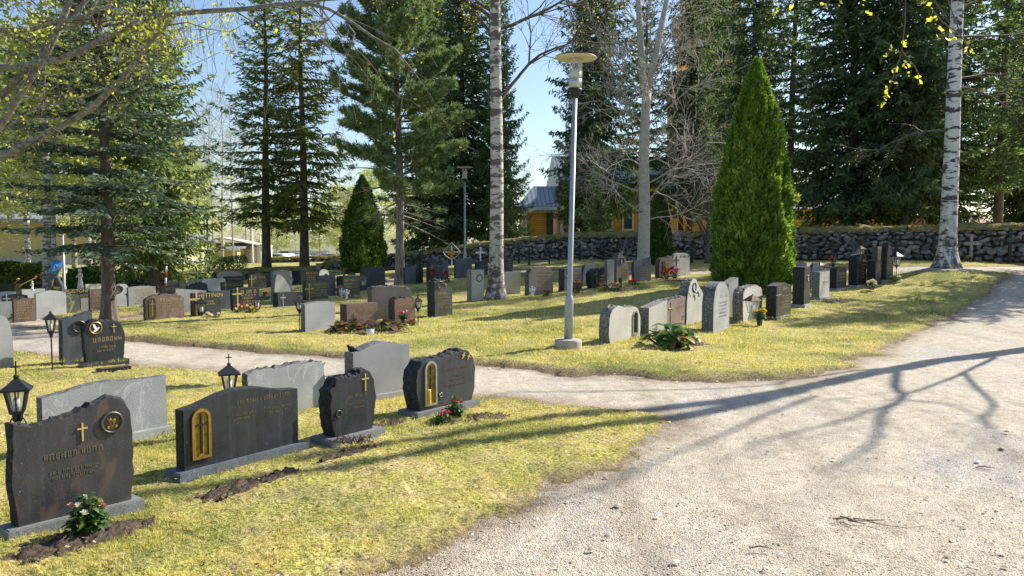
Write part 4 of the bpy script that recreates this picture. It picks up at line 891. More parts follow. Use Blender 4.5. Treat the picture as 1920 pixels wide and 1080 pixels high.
        m8.add(vs, fs); dr = m8.build('lantern_door', M[fm], root)
        m9 = MB(); m9.add([(x, -.0055, z) for x, z in inn], [tuple(range(n_))]); m9.build('pane', M[gm], dr)
        mc = MB(); mc.box((X, -.014, Z+dh*.5), (dw*.09, .010, dh*.78)); mc.box((X, -.0145, Z+dh*.68), (dw*.66, .009, dw*.08)); mc.build('cross', M[kw['door'][6] if len(kw['door']) > 6 else 'steel'], dr)
        if len(kw['door']) > 7:
            md = MB(); md.lathe((X-dw*.2, -.010, Z+fw*1.2), [(dw*.16, 0), (dw*.16, dh*.30), (dw*.13, dh*.31), (0, dh*.31)], 12); md.build('candle', M['wax'], dr)
    return S
T3 = lambda a, b, v, s=.028, n=3, g=.085: {'lines': [(a, b, v, s*1.35)]+[(a+.05*(i % 2), b-.06*((i+1) % 2), v-g*(i+1.2), s*.8) for i in range(n)]}
DK = dict(group='gravestones of the churchyard rows')
NR = dict(group='gravestones of the churchyard rows')
GS = gravestone
# --- foreground
s1 = GS((8, 30, 237, 745, 1000), 's1', 'darkred', 'large black and reddish gravestone with round bronze flower emblem, nearest of all', 50, .014, .03, .05, pm='plinth',
   text={'m': 'goldfaint', 'lines': [(.24, .72, .57, .034), (.28, .62, .43, .020), (.30, .66, .38, .020)]}, cross=[(.56, .735, .11)], ring=(.82, .775, .068, 'darkbronze', 'darkglass', 'flower'))
s2 = GS((320, 345, 555, 727, 892), 'gullL', 'black', 'wide polished black gravestone with golden lantern door and low grey plinth', 54, 0, 0, .06, pm='bluegrey',
   text={'m': 'goldfaint', 'lines': [(.44, .92, .80, .030), (.37, .60, .64, .019), (.40, .58, .58, .019), (.67, .93, .64, .019), (.70, .90, .58, .019)]}, door=(.135, .17, .15, .36, 'bronze', 'amber', 'iron'))
s3 = GS((598, 625, 698, 693, 828), 'heart', 'black', 'smaller black gravestone of wavy outline with gold cross, third in the front row', 52, .016, .10, .07, pm='plinth',
   text={'m': 'goldfaint', 'lines': [(.36, .78, .62, .027), (.34, .80, .50, .018), (.36, .76, .44, .018)]}, cross=[(.78, .80, .15)], ring=(.12, .40, .03, 'darkbronze', 'charcoal'))
s4 = GS((757, 785, 887, 657, 778), 'heart', 'charcoal', 'dark heart shaped gravestone with two golden birds and silver lantern window', 50, .016, .06, .05, pm='plinth',
   text={'m': 'goldfaint', 'lines': [(.42, .92, .69, .025), (.56, .80, .56, .019), (.54, .82, .50, .019), (.48, .84, .40, .016)]}, door=(.20, .12, .16, .43, 'steel', 'amber', 'darkbronze', 1), ring=(.385, .27, .022, 'steel', 'charcoal'))
def birds(S):
    mb = MB()
    for u, v in ((.80, .90), (.90, .86)):
        x, z = u*S['w'], v*S['h']; q = .028
        mb.plate([(x-q, z-q*1.2), (x-q*.3, z-q*.2), (x-q*.9, z+q*.6), (x-q*.2, z+q*.3), (x+q*.3, z+q*1.2), (x+q*1.0, z+q*1.0), (x+q*.5, z+q*.5), (x+q*1.0, z-q*.3), (x+q*.3, z-q*.1), (x, z-q*.7)], -.008, -.001)
    mb.build('bird_relief', M['gold'], S['root'])
birds(s4)
# --- backs behind the front row
GS((66, 80, 306, 714, 850), 'gullB', 'greyvein', 'wide plain grey back slab with white vein behind the nearest stone', 40, 0, 0, .03)
GS((452, 465, 607, 680, 785), 'rough', 'greyvein', 'grey slab with jagged broken top behind the wide black stone', 40, .02, hewn=1)
b3 = GS((643, 662, 767, 640, 752), 'gull', 'grey', 'smooth grey slab with arched top and tiny bird on its shoulder', 44, 0, 0, .03)
GS((-30, -22, 19, 590, 688), 'round', 'grey', 'plain grey rounded slab cut by the left edge', 40)
GS((105, 118, 170, 583, 680), 'slantUp', 'bluegrey', 'tall blue grey slab with round dark recess behind the dove stone', 44, .01, ring=(.55, .70, .085, 'darkbronze', 'charcoal'))
GS((152, 161, 228, 598, 684), 'heartR', 'black', 'black gravestone with white dove medallion and gold cross', 48, .016, .06, .05, pm='charcoal', ring=(.27, .80, .085, 'bronze', 'charcoal', 'dove'), cross=[(.74, .76, .12)], text={'lines': [(.20, .86, .53, .06), (.35, .75, .36, .03), (.3, .7, .28, .025)], 'm': 'goldworn'})
# --- row above the path, middle
GS((562, 572, 628, 565, 625), 'lowarch', 'grey', 'plain light grey slab right of the tall lantern, at the path', 30, 0, 0, .0)
GS((636, 650, 707, 571, 617), 'flat', 'red', 'low red brown granite stone behind the bronzed leaves', 42, 0, text=T3(.35, .95, .78, .035, 2), cross=[(.25, .5, .14, 'goldworn')])
GS((688, 697, 772, 537, 603), [(0, .93), (.08, 1), (.5, 1), (.6, .98), (.85, .97), (.95, .88), (1, .75)], 'pink', 'broad pale pinkish slab with rough edges behind the red brown stone', 30, .02)
GS((727, 740, 778, 557, 611), 'rough', 'red', 'red brown gravestone with rough white speckled top and bouquet before it', 42, .022, text=T3(.2, .9, .72, .035, 1))
GS((800, 815, 848, 523, 597), 'peakL', 'green', 'grey green gravestone with round wreath emblem and slanting shoulder', 45, .018, .0, .05, pm='grey', text=T3(.2, .9, .62, .04, 4), cross=[(.62, .84, .10)], ring=(.30, .85, .08, 'green', 'green'))
GS((875, 884, 908, 506, 567), 'flat', 'lichen', 'lichen spotted upright grey slab with oval ring left of the birch', 36, 0, ring=(.62, .74, .09, 'darkbronze', 'lichen'))
GS((940, 941, 976, 510, 555), 'flat', 'lichen', 'plain lichen grey slab just right of the birch trunk', 25)
GS((984, 992, 1037, 500, 556), 'rtop', 'pink', 'brownish pink rough gravestone with small white figure at its left', 38, .02, .02, text=T3(.35, .9, .80, .04, 5, .09))
GS((1047, 1058, 1091, 504, 549), 'flat', 'bluegrey', 'square grey green gravestone with tall gold cross behind the lamp post', 44, text=T3(.45, .95, .78, .045, 4, .12), cross=[(.25, .55, .45)])
GS((1086, 1092, 1122, 494, 540), 'round', 'bluegrey', 'plain blue grey round topped slab between two black stones', 44)
GS((1100, 1109, 1143, 500, 543), 'heart', 'black', 'black heart shaped gravestone with silver cross and pink flowers', 46, .015, .09, .03, cross=[(.28, .55, .4, 'steel')], text=T3(.5, .9, .6, .04, 4, .12))
GS((1134, 1138, 1152, 487, 540), 'flat', 'grey', 'narrow grey slab half behind the leaf shaped stone', 44)
GS((1146, 1156, 1180, 474, 531), 'leaf', 'pink', 'leaf shaped pinkish grey gravestone with oval white emblem', 42, .012, .03, ring=(.40, .73, .10, 'darkbronze', 'darkglass', 'angel'), text=T3(.3, .95, .45, .05, 3))
GS((1184, 1188, 1221, 483, 531), 'slantUp', 'bluegrey', 'blue grey gravestone with slanting rough left shoulder before the aspen', 40, .02, text=T3(.3, .9, .5, .04, 2), cross=[(.6, .78, .12, 'goldworn')])
GS((1228, 1236, 1262, 480, 522), 'heart', 'redbrown', 'dark brown gravestone with lantern door left of the pale cross relief stone', 46, .02, .02, door=(.3, .2, .14, .38, 'darkbronze', 'amber'), text=T3(.5, .95, .7, .04, 3))
GS((1257, 1262, 1293, 474, 517), 'rtop', 'lichen', 'pale grey gravestone with black cross relief and framed panel', 40, 0, .0, .04, cross=[(.2, .55, .45, 'iron')], text={'lines': [(.4, .95, .84, .07)], 'm': 'iron'})
# --- right hand row
GS((1126, 1144, 1201, 573, 648), 'heartR', 'lichen', 'low beige gravestone with arched lantern door, first of the right hand row', 56, .02, .07, door=(.82, .14, .20, .40, 'steel', 'darkglass', 'iron'))
GS((1198, 1216, 1252, 562, 633), 'slantUp', 'lichen', 'slanting grey slab behind the beige stone and the big leaved plant', 52)
GS((1230, 1249, 1301, 556, 622), 'rough', 'pink', 'pinkish brown gravestone behind the big leaved plant with thin gold cross', 57, .03, .0, cross=[(.15, .55, .42, 'gold', .016)], text={'lines': [(.35, .8, .68, .06), (.55, .75, .35, .03), (.55, .75, .28, .03)], 'm': 'goldworn'})
r4 = GS((1270, 1287, 1320, 521, 612), 'hump', 'lichen', 'tall pale grey gravestone with round iron ring and hook', 56, .02, ring=(.42, .80, .095, 'iron', 'lichen'))
GS((1351, 1365, 1385, 520, 592), 'slantUp', 'lichen', 'leaning pale slab with pointed corner behind the round topped stone', 44)
GS((1317, 1337, 1369, 528, 625), 'round', 'grey', 'tall round topped grey gravestone with worn carved letters', 57, 0, .0, .02, text={'lines': [(.4, .85, .70, .05)]+[(.35, .85, .58-.07*i, .03) for i in range(5)], 'm': 'pale'})
GS((1375, 1393, 1430, 536, 606), 'rtop', 'lichen', 'rounded grey gravestone with rough dark side behind the white lantern', 56, .025, .03, .02)
GS((1437, 1455, 1485, 530, 598), 'roof', 'charcoal', 'small dark gravestone on a plinth with thin gold cross at the left edge', 54, 0, 0, .04, pm='bluegrey', word=('DUDZA', .55, .80, .075, 'gold'), text={'lines': [(.35, .8, .62-.085*i, .035) for i in range(5)]}, cross=[(.13, .5, .60, 'gold', .012)])
GS((1487, 1507, 1520, 501, 574), 'flat', 'charcoal', 'tall dark pillar gravestone on a plinth with oval portrait', 54, 0, 0, .05, pm='grey', ring=(.6, .70, .075, 'darkbronze', 'ceramic'))
GS((1523, 1536, 1556, 510, 560), 'flat', 'lichen', 'short pale grey gravestone with lantern beside it, after the tall pillar', 50, 0, 0, .04, text={'lines': [(.3, .8, .6, .05)], 'm': 'pale'})
GS((1556, 1568, 1588, 502, 543), 'lowarch', 'charcoal', 'short dark gravestone with square text panel on a plinth', 50, 0, 0, .05, text=T3(.3, .85, .72, .05, 2, .14))
GS((1591, 1606, 1625, 476, 537), 'rtop', 'black', 'tall glossy black gravestone mirroring a white figure', 48, .004, 0, .03, text=T3(.55, .9, .78, .05, 5, .1))
GS((1625, 1641, 1653, 489, 534), 'flat', 'blackblue', 'dark square gravestone between the glossy tall one and the rough leaf one', 46, text=T3(.3, .8, .8, .05, 3))
GS((1634, 1644, 1662, 463, 526), 'flat', 'pink', 'reddish grey slab rising behind the rough leaf shaped stone', 44)
GS((1651, 1662, 1675, 457, 527), 'leaf', 'charcoal', 'tallest rough edged leaf shaped gravestone at the end of the right row', 46, .03, .02, .04, text=T3(.3, .8, .6, .05, 3))
GS((1482, 1486, 1513, 489, 530), 'roof', 'bluegrey', 'low weathered stone partly hidden by the big thuja', 40, .01)
GS((1516, 1520, 1541, 492, 540), 'round', 'bluegrey', 'grey arched slab behind the tall pillar', 40)
# --- dark row behind the pine and birch
GS((756, 759, 793, 498, 534), 'arch', 'bluegrey', 'wide dark blue stone with arched black door beside the pine', 22, door=(.80, .02, .26, .62, 'iron', 'darkglass', 'iron'))
GS((799, 806, 830, 484, 532), 'peakL', 'blackblue', 'tall black gravestone with golden text topped by red flowers', 34, .012, text=T3(.2, .9, .70, .05, 5, .1), cross=[(.15, .55, .35, 'goldworn')])
GS((827, 829, 841, 486, 525), 'slantDown', 'bluegrey', 'narrow blue grey slab right behind the tall black one', 30)
GS((851, 854, 885, 482, 523), 'slantUp', 'bluegrey', 'dark blue slab with roof like slanting top below the distant lamp', 24)
GS((890, 894, 915, 487, 520), 'slantUp', 'charcoal', 'small blue black slab with white writing near the white cross', 28, .01, text={'lines': [(.3, .8, .65, .05), (.3, .75, .48, .04)], 'm': 'pale'})
GS((941, 943, 962, 481, 511), 'flat', 'blackblue', 'black upright stone with golden writing peeking right of the birch', 28, text=T3(.5, .9, .8, .05, 4, .14))
# --- left rows, nearest first
GS((-2, 0, 20, 566, 600), 'flat', 'grey', 'plain grey slab at the very left, in the row beyond the path', 20)
GS((20, 26, 64, 561, 600), 'flat', 'redbrown', 'small brown gravestone with golden lettering and a yellow green tuft', 28, .01, text=T3(.15, .9, .82, .045, 5, .12))
GS((64, 68, 122, 544, 594), 'arch', 'pale', 'pale grey arched slab at left behind the marbled stone', 22)
GS((87, 91, 147, 550, 592), 'arch', 'marble', 'mottled grey green marble gravestone with gold cross', 24, text={'lines': [(.4, .85, .48, .05)]}, cross=[(.15, .62, .42)])
GS((119, 124, 166, 543, 583), 'flat', 'black', 'black gravestone with bold golden name at left', 26, text={'lines': [(.6, .95, .68, .05), (.65, .95, .55, .05)]}, word=('MUISTONEN', .55, .83, .12, 'gold'), cross=[(.12, .75, .15)])
GS((3, 6, 50, 551, 582), 'arch', 'charcoal', 'dark arched gravestone with small white cross at far left', 22, cross=[(.15, .55, .35, 'white')], text={'lines': [(.35, .85, .75, .07)], 'm': 'grey'})
GS((-6, -4, 28, 546, 575), 'lowarch', 'pale', 'pale slab cut by the left edge, behind the dark arched one', 18)
GS((40, 42, 83, 543, 572), 'flat', 'pale', 'pale flat slab at left with white flowers on top', 18)
GS((149, 152, 166, 560, 584), 'flat', 'grey', 'tiny grey slab in front of the black one with bold name', 20)
GS((165, 169, 194, 543, 585), 'flat', 'redbrown', 'brown gravestone with golden text left of the spruce trunk', 26, .01, text=T3(.3, .95, .82, .05, 5, .11))
GS((158, 161, 196, 533, 560), 'flat', 'pale', 'long white slab left of the spruce trunk', 16)
GS((214, 216, 240, 532, 577), 'rtop', 'pale', 'pale grey gravestone with dark ring right of the spruce trunk', 18, ring=(.30, .78, .10, 'darkbronze', 'green'))
GS((238, 241, 291, 536, 577), 'lowarch', 'grey', 'light grey gravestone with pale golden rows of text beside a lantern', 20, text=T3(.25, .95, .82, .05, 5, .12))
GS((268, 273, 343, 552, 604), 'rtop', 'redbrown', 'wide red brown gravestone with yellow lantern window', 24, .022, .0, .01, door=(.17, .16, .15, .40, 'darkbronze', 'amber', 'steel'), text=T3(.38, .92, .80, .05, 3, .12))
GS((298, 302, 340, 535, 560), 'arch', 'redbrown', 'brown arched gravestone with golden name and small orange lantern', 18, text=T3(.2, .95, .75, .07, 1))
GS((326, 330, 386, 541, 588), 'slantDown', 'grey', 'plain grey slab behind the wide red brown stone', 20)
GS((349, 352, 388, 530, 565), 'knob', 'charcoal', 'rough dark boulder like stone in the left rows', 20, .04, hewnback=1)
GS((355, 361, 413, 550, 595), 'flat', 'charcoal', 'dark rectangular gravestone with tall gold cross and lantern on its corner', 24, cross=[(.14, .5, .62)], word=('HETTINEN', .64, .80, .12, 'gold'), text={'lines': [(.38, .75, .62, .04), (.34, .8, .52, .04)]})
GS((392, 396, 433, 546, 583), 'flat', 'bluegrey', 'plain blue grey slab between two dark gravestones', 20)
GS((430, 437, 485, 538, 585), 'arch', 'black', 'black arched gravestone covered in golden lettering and roses', 24, 0, .0, .02, cross=[(.17, .55, .5)], text=T3(.3, .9, .80, .06, 5, .12))
GS((375, 378, 422, 522, 550), 'corr', 'pale', 'white slab with grooved top and face', 16, .01)
GS((412, 417, 456, 529, 548), 'flat', 'green', 'low grey green stone with gold cross before the boulder shaped slab', 18, cross=[(.15, .5, .35)], text=T3(.35, .9, .7, .05, 1))
GS((418, 422, 454, 519, 535), 'flat', 'charcoal', 'low dark gravestone with readable golden name in the left back rows', 16, word=('NUTTINEN', .55, .6, .13, 'gold'))
GS((404, 407, 454, 508, 536), 'rtop', 'lichen', 'pale boulder shaped slab in the left back rows', 16, .03, hewnback=1)
GS((376, 379, 405, 514, 530), 'roof', 'charcoal', 'small dark gravestone with short golden name behind the grooved slab', 16, word=('SALMI', .5, .55, .18, 'gold'))
GS((464, 468, 499, 513, 545), 'arch', 'green', 'grey green gravestone with two lines of gold left of the pale tall one', 18, .0, 0, .03, cross=[(.12, .55, .4)], text=T3(.3, .85, .75, .07, 1, .18))
GS((492, 494, 508, 512, 541), 'flat', 'blackblue', 'narrow dark slab squeezed behind two taller stones', 16)
GS((274, 276, 295, 517, 537), 'rtop', 'lichen', 'small pale rounded stone before the left wall piece', 14)
GS((321, 323, 338, 517, 530), 'round', 'lichen', 'smallest pale rounded stone before the left wall piece', 14)
GS((309, 311, 336, 525, 541), 'corr', 'pale', 'white uneven slab under the red and white pole', 14)
GS((334, 336, 378, 523, 540), 'lowarch', 'pale', 'white long slab left of the grooved one', 14)
GS((507, 512, 547, 505, 549), 'roof', 'lichen', 'tall pale gravestone with gold letters behind the arched black edged one', 16, text=T3(.25, .95, .82, .05, 2, .1))
GS((507, 515, 545, 514, 572), 'leaf', 'lichen', 'curved grey stone with dark left flank above the low cross stone', 34, .012)
GS((510, 521, 558, 549, 578), 'flat', 'charcoal', 'low dark stone with cross on thick grey plinth', 34, 0, 0, .06, pm='lichen', cross=[(.25, .5, .3, 'grey')])
GS((545, 548, 563, 507, 536), 'flat', 'blackblue', 'dark blue slab beside the tall pale gravestone', 16)
GS((560, 564, 598, 506, 536), 'flat', 'charcoal', 'dark gravestone with gold text in the back row left of the mossy wall end', 18, 0, 0, .03, text=T3(.3, .9, .78, .06, 3, .13))
GS((596, 598, 617, 505, 524), 'round', 'pale', 'small white arched stone at the wall opening', 16, ring=(.7, .35, .09, 'darkbronze', 'darkglass'))
GS((566, 574, 615, 527, 565), 'flat', 'green', 'greenish dark gravestone with gilded flower vase carving', 26, .004, text=T3(.2, .95, .80, .05, 4, .13), cross=[(.14, .42, .5)])
GS((592, 596, 629, 517, 558), 'flat', 'bluegrey', 'plain blue black slab behind the gilded flower carving', 20)
GS((629, 643, 675, 518, 556), 'flat', 'green', 'green black gravestone with child angel on top', 30, .004, text=T3(.1, .9, .80, .06, 3, .16))
GS((674, 678, 722, 502, 547), 'flat', 'blackblue', 'large square black slab right of the medium thuja', 20)
# longer uncut grass at the foot of the stones and of the lamp
g = np.random.default_rng(91); PX = []; PY = []
for S in STN:
    if S['g'][1] > 17: continue
    w, t, th = S['w'], S['t'], S['yaw']; e = .045+.05*(S['zb'] > .01); n = int(260*w*min(1, 9/S['g'][1]+.3))
    per = g.random(n)*2*(w+t); X = np.where(per < w, per, np.where(per < w+t, w, np.where(per < 2*w+t, per-w-t, 0))); Y = np.where(per < w, 0, np.where(per < w+t, per-w, np.where(per < 2*w+t, t, per-2*w-t)))
    X = X+np.sign(X-w/2)*e*(np.abs(X-w/2) > w/2-.001)+g.normal(size=n)*.02; Y = Y+np.sign(Y-t/2)*e*(np.abs(Y-t/2) > t/2-.001)+g.normal(size=n)*.02
    PX.append(S['g'][0]+X*cos(th)-Y*sin(th)); PY.append(S['g'][1]+X*sin(th)+Y*cos(th))
lp = G(1065, 655); a = g.random(160)*6.28; PX.append(lp[0]+.235*np.cos(a)); PY.append(lp[1]+.235*np.sin(a))
x = np.concatenate(PX); y = np.concatenate(PY); n = len(x); z = terr(x, y)-.04+.05*(y > 9); clump = np.clip(.5+1.4*vn(x*9, y*9), .05, 1)
hh = (.03+.06*g.random(n))*clump; a = g.random(n)*6.28; lb = g.random(n)*6.28; ww = .0045*np.clip(y/5, 1, 3); B = np.stack([x, y, z], -1); sv = np.stack([np.cos(a), np.sin(a), 0*a], -1)*ww[:, None]/2
tip = B+np.stack([np.cos(lb)*hh*.5, np.sin(lb)*hh*.5, hh], -1); V = np.concatenate([B-sv, B+sv, tip], 1).reshape(-1, 3)
tag(link('grass_tufts', arr_mesh('grass_tufts', V, np.arange(3*n).reshape(n, 3), .45+.55*g.random(n)), M['blade']), 'longer uncut grass round the feet of the gravestones', 'grass', kind='stuff')
# ------------------------------------------------------------------ walls
M['rock'] = None
def rockmat():
    m, n, b, o = mat('wall_rocks'); v = tex(n); at_ = n.nodes.new('ShaderNodeAttribute'); at_.attribute_name = 'rnd'
    c = ramp(n, at_.outputs['Fac'], [(0, (.10, .10, .11)), (.4, (.20, .20, .21)), (.75, (.32, .31, .30)), (.93, (.42, .38, .34)), (1, (.26, .18, .14))])
    c = mix(n, c, ramp(n, noise(n, v, 5, 5, .7), [(.3, .55), (.7, 1.3)]), .8, 'MULTIPLY'); c = mix(n, c, (.5, .51, .47), ramp(n, noise(n, v, 13, 4), [(.60, 0), (.66, .5)]))
    lk(n, c, b.inputs['Base Color']); b.inputs['Roughness'].default_value = .9; bump(n, b, noise(n, v, 16, 5, .7), .8, .03); return m
M['rock'] = rockmat()
M['moss'] = simple('wall_moss', (.22, .19, .06), 1, 0, .5, 7, 1.0)
M['mossblade'] = leafm('moss_tufts', [(0, (.10, .09, .03)), (.5, (.26, .23, .06)), (1, (.42, .37, .10))], .25, 1, .9)
def stone_wall(label, pts, hs, thick=.8, seed=1, rw=.28, moss=True):
    g = np.random.default_rng(seed); pts = [np.array(p) for p in pts]; o0 = pts[0].copy(); root = empty('stone_wall', tuple(o0), 0, label, 'stone wall')
    bs = bmesh.new(); bmesh.ops.create_icosphere(bs, subdivisions=2, radius=1); bv = np.array([v.co[:] for v in bs.verts]); bf = np.array([[v.index for v in f.verts] for f in bs.faces]); bs.free()
    V = []; Fc = []; rn = []; off = 0; core = MB(); cap = MB(); MP = []
    for a, b_, ha, hb in zip(pts[:-1], pts[1:], hs[:-1], hs[1:]):
        L = np.linalg.norm((b_-a)[:2]); t = (b_-a)/L; nrm = np.array([t[1], -t[0], 0]); t3 = np.array([t[0], t[1], 0]); ang = atan2(t[1], t[0]); z = 0
        if nrm[1] > 0: nrm = -nrm
        while z < max(ha, hb)-.06:
            rh = g.uniform(.09, .21); x = -g.random()*.3
            while x < L:
                w = rw*g.uniform(.45, 1.5); q = min(max((x+w/2)/L, 0), 1); hh = ha+(hb-ha)*q
                if z+rh*.5 < hh:
                    for sgn in (1, -1):
                        if sgn < 0 and g.random() < .5: continue
                        c = a+(b_-a)*q+nrm*sgn*(thick/2-.10+g.normal()*.03)-o0; c[2] += z+rh/2
                        v = bv.copy()
                        for _ in range(8):
                            nn = unit(g.normal(size=3)); cut = g.uniform(.4, .75); dt = v@nn; v = v-np.outer(np.maximum(dt-cut, 0), nn)
                        v = np.sign(v)*np.abs(v)**.8; v = v*np.array([w*.60, .19, rh*.62])*(1+.04*g.normal(size=(len(bv), 1)))
                        r_ = g.normal()*.3; c[2] += g.normal()*.03; v = np.stack([v[:, 0]*cos(r_)-v[:, 2]*sin(r_), v[:, 1], v[:, 0]*sin(r_)+v[:, 2]*cos(r_)], 1)
                        v = np.stack([v[:, 0]*cos(ang)-v[:, 1]*sin(ang), v[:, 0]*sin(ang)+v[:, 1]*cos(ang), v[:, 2]], 1)+c
                        V.append(v); Fc.append(bf+off); off += len(v); rn.append(np.full(len(bf), g.random()))
                x += w*.98
            z += rh*.92
        m_ = max(2, int(L/.5)); 
        for i in range(m_):
            q = (i+.5)/m_; p = a+(b_-a)*q-o0; hh = ha+(hb-ha)*q
            core.box((p[0], p[1], p[2]+hh/2-.1), (L/m_*1.02, thick-.42, hh), 0, ang)
        m2 = max(3, int(L/.22)); prof = [(-.54, -.07), (-.50, .05), (-.25, .13), (0, .16), (.25, .13), (.50, .04), (.54, -.08)]
        vs = []
        for i in range(m2+1):
            q = i/m2; p = a+(b_-a)*q-o0; hh = ha+(hb-ha)*q; lo = .05*vn(q*L*1.1+seed*7, 3.)+.05*vn(q*L*3+seed, 9.)
            for j, (u, w_) in enumerate(prof):
                c = p+nrm*u*thick*(1+.5*vn(q*L*2, j*3.)); vs.append((c[0], c[1], c[2]+hh+w_+lo+.03*g.normal()))
        K = len(prof); fs = [(i*K+j, i*K+j+1, (i+1)*K+j+1, (i+1)*K+j) for i in range(m2) for j in range(K-1)]+[tuple(range(K)), tuple(m2*K+k for k in range(K-1, -1, -1))]
        cap.add(vs, fs)
        nb = int(L*260); q = g.random(nb); u = (g.random(nb)-.5)*1.12; P = a[None]+(b_-a)[None]*q[:, None]+nrm[None]*u[:, None]*thick-o0; P[:, 2] += ha+(hb-ha)*q+.13-.5*u**2
        MP.append(P)
    V = np.concatenate(V); me = arr_mesh('rocks', V, np.concatenate(Fc), np.concatenate(rn)); link('rocks', me, M['rock'], root); core.build('core', M['iron' if False else 'soil'], root)
    if moss:
        cap.build('moss_cap', M['moss'], root, True); P = np.concatenate(MP); D = unit(g.normal(size=P.shape)*.6+[0, 0, 1]); L = .10*g.uniform(.5, 1.6, len(P)); Vv = cards(P, D, L, L*.3, g)
        link('moss_tufts', arr_mesh('moss_tufts', Vv, quads_of(Vv), g.random(len(P))), M['mossblade'], root)
    return root
def wp(px, ybase, d): p = P3(px, ybase, d); p[2] = tz(p[0], p[1]); return p
def wh(px, ytop, p):                      # wall height so its top shows at row ytop
    r = ray(px, ytop); return max(.35, CAMZ+r[2]*p[1]/r[1]-p[2]-.12)
ws = [(722, 478, 43.5), (800, 470, 42), (880, 458, 41), (1000, 444, 39), (1100, 437, 38), (1300, 436, 35), (1500, 428, 31.5), (1700, 424, 29.5), (1920, 420, 28), (2120, 416, 27)]
P_ = [wp(x, 500, d) for x, y, d in ws]; H_ = [wh(x, y, p) for (x, y, d), p in zip(ws, P_)]
stone_wall('long grey dry stone wall with mossy top running behind the graves', P_, H_, .9, 3)
ws = [(490, 513, 40), (598, 498, 39)]; P_ = [wp(x, 500, d) for x, y, d in ws]; H_ = [wh(x, y+2, p) for (x, y, d), p in zip(ws, P_)]
stone_wall('short wall piece with bright mossy top and stone end post in the middle distance', P_, H_, .8, 5)
ws = [(608, 500, 46), (650, 499, 45.5), (715, 497, 45)]; P_ = [wp(x, 500, d) for x, y, d in ws]; H_ = [wh(x, y, p) for (x, y, d), p in zip(ws, P_)]
stone_wall('shaded wall piece between the mossy end post and the medium thuja', P_, H_, .8, 6, moss=True)
ws = [(505, 492, 62), (640, 489, 62)]; P_ = [wp(x, 500, d) for x, y, d in ws]; H_ = [wh(x, y, p) for (x, y, d), p in zip(ws, P_)]
stone_wall('distant sunlit rubble wall below the parked cars', P_, H_, .8, 7, .45)
ws = [(222, 517, 37), (300, 514, 37.5), (400, 512, 38.5), (490, 511, 41)]; P_ = [wp(x, 500, d) for x, y, d in ws]; H_ = [wh(x, y, p) for (x, y, d), p in zip(ws, P_)]
stone_wall('low grey stone wall with moss patches behind the left rows', P_, H_, .8, 8)
p = wp(597, 500, 38.6); r = empty('gate_post', p, .2, 'reddish squared stone post at the end of the mossy wall', 'gate post'); mb = MB(); hh = wh(597, 497, p)+.15
mb.box((0, 0, hh/2-.05), (.22, .25, hh+.1), 0, 0, .94); mb.build('shaft', M['pink'], r); mb = MB(); mb.box((0, 0, hh+.03), (.26, .28, .06)); mb.build('cap', M['pink'], r)

# ------------------------------------------------------------------ lamps and poles
def lamp(px_base, py_base, ytop, label, tilt=0, big=True):
    g0 = G(px_base, py_base); H = (ray(960, ytop)[2]/ray(960, ytop)[1])*g0[1]+CAMZ-g0[2]
    r = empty('street_lamp', g0, 0, label, 'street lamp'); r.rotation_euler = (0, R(tilt), 0)
    if big:
        mb = MB(); mb.lathe((0, 0, 0), [(.215, -.12), (.205, .13), (.195, .155), (.10, .16), (0, .16)], 26); mb.build('footing', M['concrete'], r, False)
    z0 = .1 if big else -.05
    mb = MB(); hs = H-.62
    mb.lathe((0, 0, 0), [(.064, z0), (.066, .70), (.064, .75), (.055, .795), (.043, .82), (.041, .84), (.036, hs)], 18); pole = mb.build('pole', M['galv'], r, True)
    mb = MB(); mb.box((0, -.062, .42), (.055, .008, .2)); mb.build('hatch', M['galv'], pole)
    mb = MB(); mb.lathe((0, 0, hs), [(.045, -.02), (.045, .03), (.10, .07), (.105, .09), (.105, .11), (0, .112)], 22); mb.build('collar', M['iron'], r, True)
    mb = MB(); mb.lathe((0, 0, hs+.11), [(.098, 0), (.098, .14), (.09, .145), (.0, .15)], 22); hd = mb.build('reflector', M['steel'], r, True)
    mb = MB(); mb.lathe((0, 0, hs+.26), [(.085, .0), (.085, .12), (0, .12)], 22); mb.build('louvre', M['cream'], hd, True)
    mb = MB()
    for k in range(4): a = k*pi/2+.5; mb.tube([(.09*cos(a), .09*sin(a), hs+.25), (.09*cos(a), .09*sin(a), hs+.555)], .006, 6)
    mb.build('struts', M['steel'], r)
    mb = MB(); mb.lathe((0, 0, hs+.11), [(.103, 0), (.103, .44)], 24); mb.build('lamp_glass', M['glass'], r, True)
    mb = MB(); mb.lathe((0, 0, hs+.55), [(0, .0), (.20, .0), (.305, .004), (.312, .014), (.30, .030), (.12, .05), (0, .055)], 40); d = mb.build('shade', [M['cream'], M['iron']], r, True)
    for p_ in d.data.polygons:
        if p_.center.z > hs+.55+.012: p_.material_index = 1
    return r, H
lamp(1065, 655, 101, 'tall grey lamp post with cream disc shade on a round concrete footing', 1.3)
lamp(872, 512, 311, 'distant lamp post before the wall left of the middle birch', 0, False)
lamp(391, 530, 390, 'distant lamp post left of the dark narrow spruce', 0, False)
def pole(px, d, ytop, rad, label, m='galv', name='flag_pole', cat='pole', mat2=None):
    x, y, z = at(px, d); H = (ray(960, ytop)[2]/ray(960, ytop)[1])*d+CAMZ-z; r = empty(name, (x, y, z), 0, label, cat); mb = MB()
    mb.lathe((0, 0, 0), [(rad*1.5, -.05), (rad*1.5, .5), (rad, .55), (rad*.85, H), (0, H+.01)], 10); mb.build('shaft', M[m], r, True); mb = MB(); mb.ball((0, 0, H+.04), rad*1.6); mb.build('finial', M['white'], r, True)
pole(119, 28.5, 440, .045, 'grey metal pole just right of the man in blue')
